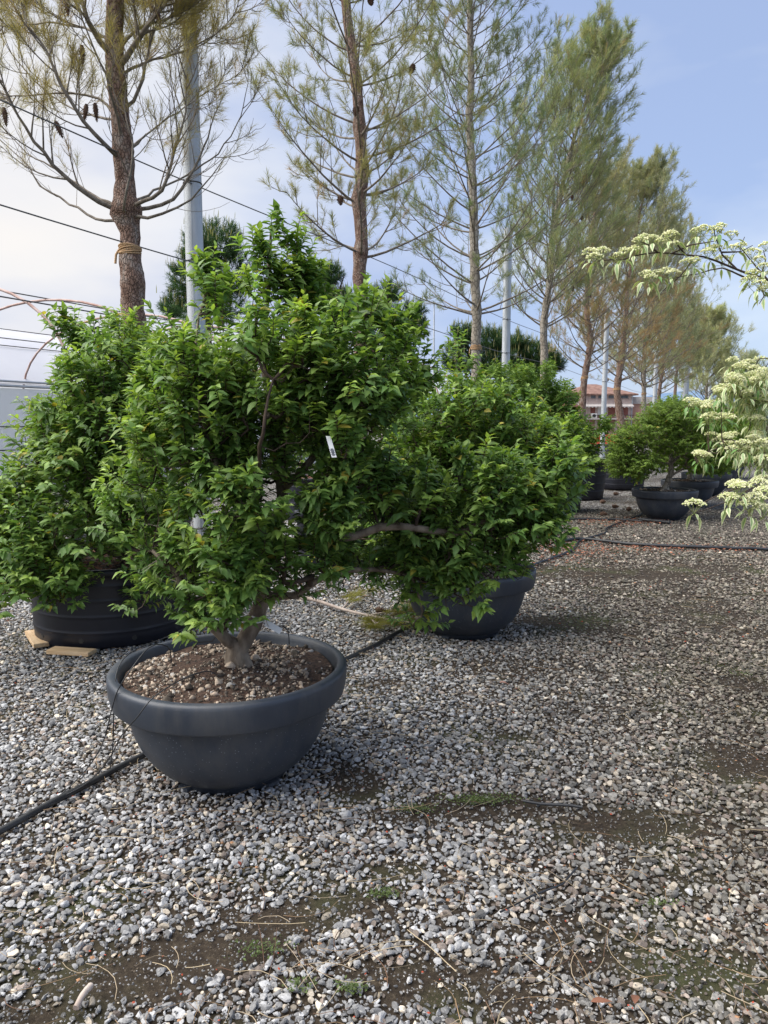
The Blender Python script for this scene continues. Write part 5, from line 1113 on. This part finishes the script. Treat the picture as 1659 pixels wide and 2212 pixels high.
    # lower mass: tiers of flowers between the frame edge and the trunk
    tiers = [[(1640, 775, 3.5), (1760, 780, 3.7), (1900, 820, 3.9)], [(1590, 835, 3.5), (1680, 830, 3.6), (1800, 850, 3.8), (1930, 880, 3.9)], [(1560, 950, 3.4), (1650, 955, 3.5), (1800, 950, 3.7), (1930, 960, 3.9)], [(1500, 985, 3.8), (1600, 960, 3.9), (1750, 960, 3.9), (1930, 980, 3.9)],
             [(1505, 1095, 3.1), (1560, 1065, 3.15), (1650, 1040, 3.3), (1800, 1020, 3.6), (1930, 1040, 3.9)], [(1480, 880, 4.3), (1560, 880, 4.2), (1700, 900, 4.0), (1920, 940, 3.9)]]
    for q in tiers: br(q[::-1], .008, .002)
    for px, py, rx, ry, Y, n in [(1620, 795, 40, 18, 3.5, 12), (1600, 835, 45, 22, 3.5, 26), (1650, 850, 50, 24, 3.55, 26), (1640, 890, 40, 22, 3.55, 12), (1560, 890, 36, 16, 4.0, 5), (1520, 875, 40, 10, 4.3, 6), (1500, 868, 30, 8, 4.3, 4), (1600, 955, 40, 16, 3.5, 12), (1640, 975, 40, 24, 3.5, 18), (1560, 945, 24, 8, 3.9, 4), (1540, 905, 40, 8, 4.2, 4), (1510, 980, 18, 8, 3.9, 3), (1700, 850, 70, 60, 3.7, 18), (1720, 980, 60, 40, 3.7, 14)]:
        for k in range(n):
            x = px + r.uniform(-1, 1) * rx; y = py + r.uniform(-1, 1) * ry; Yq = Y + r.uniform(-.2, .2); b = cluster(x, y, Yq, r.uniform(.028, .044), int(r.integers(4, 6)), .12 if Y < 3.8 else .8)
            # tie each cluster back to the nearest tier branch
            bb = None
            for tr in tiers:
                for q in spline([P(*w) for w in tr], .08):
                    dd = np.linalg.norm(q - b)
                    if bb is None or dd < bb[0]: bb = (dd, q)
            m_ = (bb[1] + b) / 2 + np.array([0, 0, -.03]); wood.tube([bb[1], m_, b], [.0026, .002, .0014], 4, cap=False, mat=0)
    for q in [(1500, 1090, 3.1), (1575, 1075, 3.12), (1590, 1047, 3.2), (1600, 1052, 3.1), (1640, 1045, 3.2), (1648, 1037, 3.3), (1630, 1075, 3.1), (1650, 1062, 3.15), (1620, 1090, 3.1), (1650, 1100, 3.1), (1680, 1070, 3.2)]:
        b = cluster(*q, R0=.048, nl=4, green=0); e = P(1640, 1045, 3.28); wood.tube([b, (np.array(e) + b) / 2 + np.array([0, 0, -.015]), e], [.0014, .0018, .0022], 4, cap=False, mat=0)
    leaves(lv, np.array(LP), np.array(LD), np.array(LU), np.array(LLn), np.array(LLn) * .36, np.array(LC), edge=np.array(LE), curl=.55)
    wood.build('trunk', [M['bark_dark'], M['twig_green']], t); lv.build('crown', M['varieg'], t); fl.build('flower_heads', M['flower'], t)
def varieg():
    m = attr_mat('variegated_leaf', .5, .25); return m
M['varieg'] = varieg(); M['twig_green'] = noise_mat('green_twig', (.2, .26, .08), (.3, .33, .12), 20, .6, 0)
dogwood()
bowl_planter(2.75, 3.9, 'bowl planter of the flowering dogwood beyond the right edge', detail=False)
# ---------------------------------------------------------------- hoses, tubes, wood, litter
def ghose(pts, r, label, z=0.012, name='irrigation_hose', mat='hose', cat='hose', group='black irrigation hoses'):
    w = spline([G(a, b) + Vector((0, 0, z + r)) for a, b in pts], .08); w[:, 2] += rng.normal(0, .0015, len(w))
    o = MB().tube(w, r, 12).build(name, M[mat]); return tag(o, label, cat, group)
ghose([(-60, 1840), (0, 1810), (110, 1750), (220, 1690), (320, 1637), (420, 1590), (560, 1530), (700, 1455), (750, 1430), (815, 1398), (900, 1350), (1000, 1290), (1150, 1226), (1233, 1194), (1253, 1172), (1307, 1155), (1313, 1143), (1370, 1121), (1390, 1110)], .014, 'long black hose passing under the nearest bowl planter')
ghose([(1200, 1176), (1259, 1169), (1358, 1180), (1472, 1186), (1659, 1192), (1760, 1196)], .021, 'thick black hose across the gravel to the right edge')
ghose([(1180, 1130), (1225, 1125), (1330, 1126), (1387, 1130)], .018, 'black hose lying in front of the far bowl planter')
ghose([(1380, 1127), (1447, 1134)], .028, 'short thick hose end in front of the far bowl planter')
ghose([(1130, 1743), (1165, 1749), (1230, 1752), (1258, 1757)], .006, 'short black tube on the bare patch of gravel, middle right', .02, 'tube_offcut')
ghose([(1080, 1985), (1150, 1950), (1215, 1925), (1245, 1890)], .0035, 'thin black wire lying on the gravel, lower right', .022, 'thin_wire')
def drip(pts, label): 
    w = spline([P(*q) for q in pts], .03); tag(MB().tube(w, .0024, 6).build('drip_tube', M['hose']), label, 'tube', 'thin drip tubes at the nearest bowl')
drip([(370, 1432, 3.05), (368, 1405, 3.05), (350, 1392, 3.0), (320, 1400, 2.95), (280, 1450, 2.86), (255, 1490, 2.84), (242, 1530, 2.86), (215, 1620, 2.9), (150, 1700, 2.92), (30, 1790, 2.85), (-40, 1820, 2.8)], 'thin drip tube looping over the left rim of the nearest bowl')
drip([(476, 1462, 2.95), (455, 1450, 2.92), (420, 1456, 2.85), (370, 1480, 2.75), (325, 1512, 2.66), (300, 1545, 2.64), (262, 1590, 2.7), (235, 1640, 2.8), (190, 1690, 2.85), (120, 1730, 2.9), (20, 1800, 2.83)], 'thin drip tube hanging over the front left rim of the nearest bowl')
drip([(430, 1340, 3.6), (370, 1372, 3.4), (300, 1400, 3.2), (262, 1430, 3.05), (248, 1480, 2.95), (244, 1600, 2.98), (238, 1660, 3.0)], 'thin drip tube running from the tree to the left rim of the bowl')
drip([(625, 1392, 3.25), (622, 1362, 3.25), (612, 1352, 3.25), (598, 1352, 3.25)], 'short drip tube hooked into the soil beside the white tag')
def board(c0, c1, w, h, label, z=.012):
    a, b = Vector(c0), Vector(c1); d = b - a; m = (a + b) / 2; rz = math.atan2(d.y, d.x)
    mb = MB(); L = d.length; mb.box((0, 0, 0), (L, w, h)); o = mb.build('wooden_board', M['wood']); o.location = (m.x, m.y, z + h / 2); o.rotation_euler = (0, 0, rz)
    bv = o.modifiers.new('bevel', 'BEVEL'); bv.width = .003; bv.segments = 2; tag(o, label, 'board', 'pale boards under the wide tub')
board(G(70, 1372), G(90, 1402), .10, .03, 'pale wooden board poking out left of the wide tub')
board(G(110, 1412), G(200, 1418), .10, .028, 'pale wooden board lying in front of the wide tub')
# fallen pine branch with needles
def fallen():
    o = P(720, 1320, 5); g0 = G(720, 1320); t = thing('fallen_branch', 'bare fallen pine branch with yellow green needle tufts, between the two bowl planters', 'branch', tuple(g0))
    mb = MB(); z = Vector((0, 0, .035))
    main = [G(575, 1300) + z, G(660, 1305) + z * 1.5, G(740, 1325) + z, G(800, 1340) + z, G(865, 1352) + z]
    mb.tube(spline(main, .06), np.linspace(.02, .009, len(spline(main, .06))), 8)
    tips = []
    for pts in ([(790, 1338), (815, 1365), (850, 1380)], [(800, 1340), (850, 1338), (900, 1345)], [(830, 1345), (900, 1335), (950, 1340), (975, 1355)], [(790, 1338), (805, 1360), (820, 1385)], [(740, 1325), (760, 1310), (790, 1300)], [(860, 1350), (890, 1365), (915, 1372)], [(850, 1338), (875, 1320), (880, 1310)]):
        w = spline([G(a, b) + z * (1.2 + .8 * i) for i, (a, b) in enumerate(pts)], .05); mb.tube(w, np.linspace(.008, .003, len(w)), 5)
        tips += [(w[-1], w[-1] - w[-2]), (w[len(w) // 2], w[-1] - w[-2])]
    mb.build('wood', M['deadwood'], t)
    T = np.array([a for a, b in tips for _ in range(3)]); D = norm(np.array([b for a, b in tips for _ in range(3)])); T = T + rng.normal(0, .035, T.shape) * np.array([1, 1, .4]); n = len(T); K = 60; i = np.repeat(np.arange(n), K)
    d = D[i] * .6 + norm(rng.normal(size=(n * K, 3))) * .8; d[:, 2] = np.abs(d[:, 2]) * .6 - .08; pos = T[i] - D[i] * rng.random((n * K, 1)) * .1
    cm = MB(); needles(cm, pos, d, rng.uniform(.09, .14, n * K), np.full(n * K, .0022), np.array([.30, .29, .08])[None] * rng.uniform(.6, 1.2, (n * K, 1))); cm.build('needles', M['needle'], t)
    mb = MB(); c = G(812, 1330) + Vector((0, 0, .05)); cone_mesh(mb, tuple(c), (1, -.3, -.1), .09, .032); mb.build('cone', M['cone'], t)
fallen()
# small countable bits
for i, (px, py, lb) in enumerate([(1330, 1070, 'dark fallen pine cone nearest the tall black tub'), (1328, 1098, 'dark fallen pine cone, middle one behind the hose'), (1302, 1088, 'dark fallen pine cone on the left behind the hose'), (1361, 1105, 'dark fallen pine cone just left of the far bowl planter'), (1303, 1115, 'dark fallen pine cone closest to the black hose'), (1385, 1093, 'dark fallen pine cone beside the foot of the far bowl planter')]):
    c = G(px, py); mb = MB(); cone_mesh(mb, (c.x - .05, c.y, .04), (1, random.uniform(-1, 1), 0), .12, .04); tag(mb.build('pine_cone', M['cone'], None), lb, 'pine cone', 'fallen pine cones by the far pots')
def flat_leaf(px, py, L, col, label, rot=0.5):
    c = G(px, py); mb = MB(); leaves(mb, np.array([[c.x, c.y, .035]]), np.array([[math.cos(rot), math.sin(rot), .12]]), np.array([[0, .1, 1.]]), np.array([L]), np.array([L * .42]), np.array([col])); tag(mb.build('dry_leaf', M['litter']), label, 'leaf', 'dry fallen leaves on the gravel')
for q in [(1370, 2195, .055, (.17, .08, .05), 'brown dry leaf standing on the gravel near the bottom edge', 1.2), (1078, 1487, .07, (.42, .24, .19), 'pinkish dry leaf lying on the gravel right of the nearest bowl', .1), (520, 1890, .03, (.12, .03, .02), 'dark red crumpled leaf on the gravel below the nearest bowl', 2), (1275, 2190, .06, (.20, .09, .055), 'reddish dry leaf at the bottom edge', .2), (335, 1700, .05, (.32, .18, .1), 'tan dry leaf under the nearest bowl', .8), (1590, 1540, .05, (.4, .25, .13), 'tan dry leaf on the gravel at the right', .4)]: flat_leaf(*q)
mb = MB(); mb.tube(spline([G(165, 2200) + Vector((0, 0, .03)), G(180, 2175) + Vector((0, 0, .035)), G(198, 2150) + Vector((0, 0, .03))], .01), .0085, 9, wob=.15); tag(mb.build('bark_stub', M['deadwood']), 'stubby piece of pinkish bark lying in the bottom left corner', 'stick')
def twigs():
    mb = MB(); r = np.random.default_rng(5)
    for k in range(1300):
        Y = 1.5 + 7 * r.random() ** 1.5; X = r.uniform(-.6, .6) * Y; a = r.uniform(0, 3.14); L = r.uniform(.03, .22); n = 6; c = r.uniform(-.9, .9); pts = []
        for i in range(n):
            f = i / (n - 1) - .5; pts.append((X + math.cos(a + c * f) * L * f, Y + math.sin(a + c * f) * L * f, .027 + .004 * r.random()))
        col = np.array([(.28, .19, .11), (.36, .29, .2), (.15, .09, .06), (.42, .34, .22)][r.integers(4)]) * r.uniform(.7, 1.2)
        mb.tube(pts, r.uniform(.0005, .0014), 4, cap=False, col=col)
    tag(mb.build('twig_litter', M['litter']), 'dry needles and thin twigs strewn over the gravel', 'twigs', kind='stuff')
    n = 900; Y = 1.5 + 14 * r.random(n) ** 1.6; X = r.uniform(-.55, .6, n) * Y; red = np.where(r.random(n) < .5, 1, 0)
    cols = np.where(red[:, None] == 1, np.array([.33, .065, .035])[None], np.array([.36, .2, .11])[None]) * r.uniform(.6, 1.3, (n, 1)); mb = MB()
    blob_batch(mb, np.stack([X, Y, np.full(n, .027)], 1), r.uniform(.003, .0055, n) * (1 + (Y > 5) * .8) * np.where(red, 1, 1.5), cols, OCT, flat=(.3, .6), angular=False)
    # shredded bark strewn beside the hoses
    m = 1500; s = r.integers(0, 3, m); cx = np.array([1230, 1480, 1340])[s]; cy = np.array([1190, 1188, 1130])[s]; sx = np.array([50, 130, 60])[s]; sy = np.array([16, 6, 5])[s]
    pts = np.array([tuple(G(a, b)) for a, b in zip(cx + r.normal(0, 1, m) * sx, cy + r.normal(0, 1, m) * sy)])
    pts[:, 2] = .028; blob_batch(mb, pts, r.uniform(.006, .016, m), np.array([.36, .15, .09])[None] * r.uniform(.45, 1.4, (m, 1)), OCT, flat=(.15, .4), angular=False)
    tag(mb.build('bark_litter', M['litter']), 'reddish bark shreds and bud scales scattered over the gravel', 'bark', kind='stuff')
    # moss and small weeds
    mb = MB()
    spots = [(1250, 1345, 70, 22, 900), (1040, 1735, 70, 10, 500), (900, 1755, 40, 8, 200), (830, 1940, 30, 10, 160), (760, 2145, 30, 12, 120), (650, 2140, 30, 12, 80), (1600, 1460, 30, 8, 80), (560, 2060, 60, 20, 160), (1420, 1960, 40, 8, 60)]
    for px, py, sx, sy, n in spots:
        p = np.array([tuple(G(px + r.normal() * sx * .6, py + r.normal() * sy * .6)) for _ in range(n)]); p[:, 2] = .018
        d = np.stack([r.normal(0, 1, n), r.normal(0, 1, n), r.uniform(.2, 1, n)], 1); L = r.uniform(.006, .014, n)
        leaves(mb, p, d, np.tile([0, 0, 1.], (n, 1)) + r.normal(0, .2, (n, 3)), L, L * .6, np.array([.10, .14, .045])[None] * r.uniform(.6, 1.3, (n, 1)), lod=1)
    tag(mb.build('moss', M['leaf_far']), 'low moss and tiny weeds in patches between the stones', 'moss', kind='stuff')
twigs()
mb = MB(); n = 260; c = G(1345, 1048); p = np.tile([c.x, c.y, 0], (n, 1)) + rng.normal(0, .12, (n, 3)) * [1, 1, 0]
needles(mb, p, np.stack([rng.normal(0, .5, n), rng.normal(0, .5, n), np.ones(n)], 1), rng.uniform(.15, .32, n), np.full(n, .006), np.array([.42, .33, .17])[None] * rng.uniform(.7, 1.1, (n, 1)))
tag(mb.build('grass_tuft', M['needle']), 'straw coloured dry grass tuft between the far black tubs', 'grass')
print('built', len(bpy.data.objects))
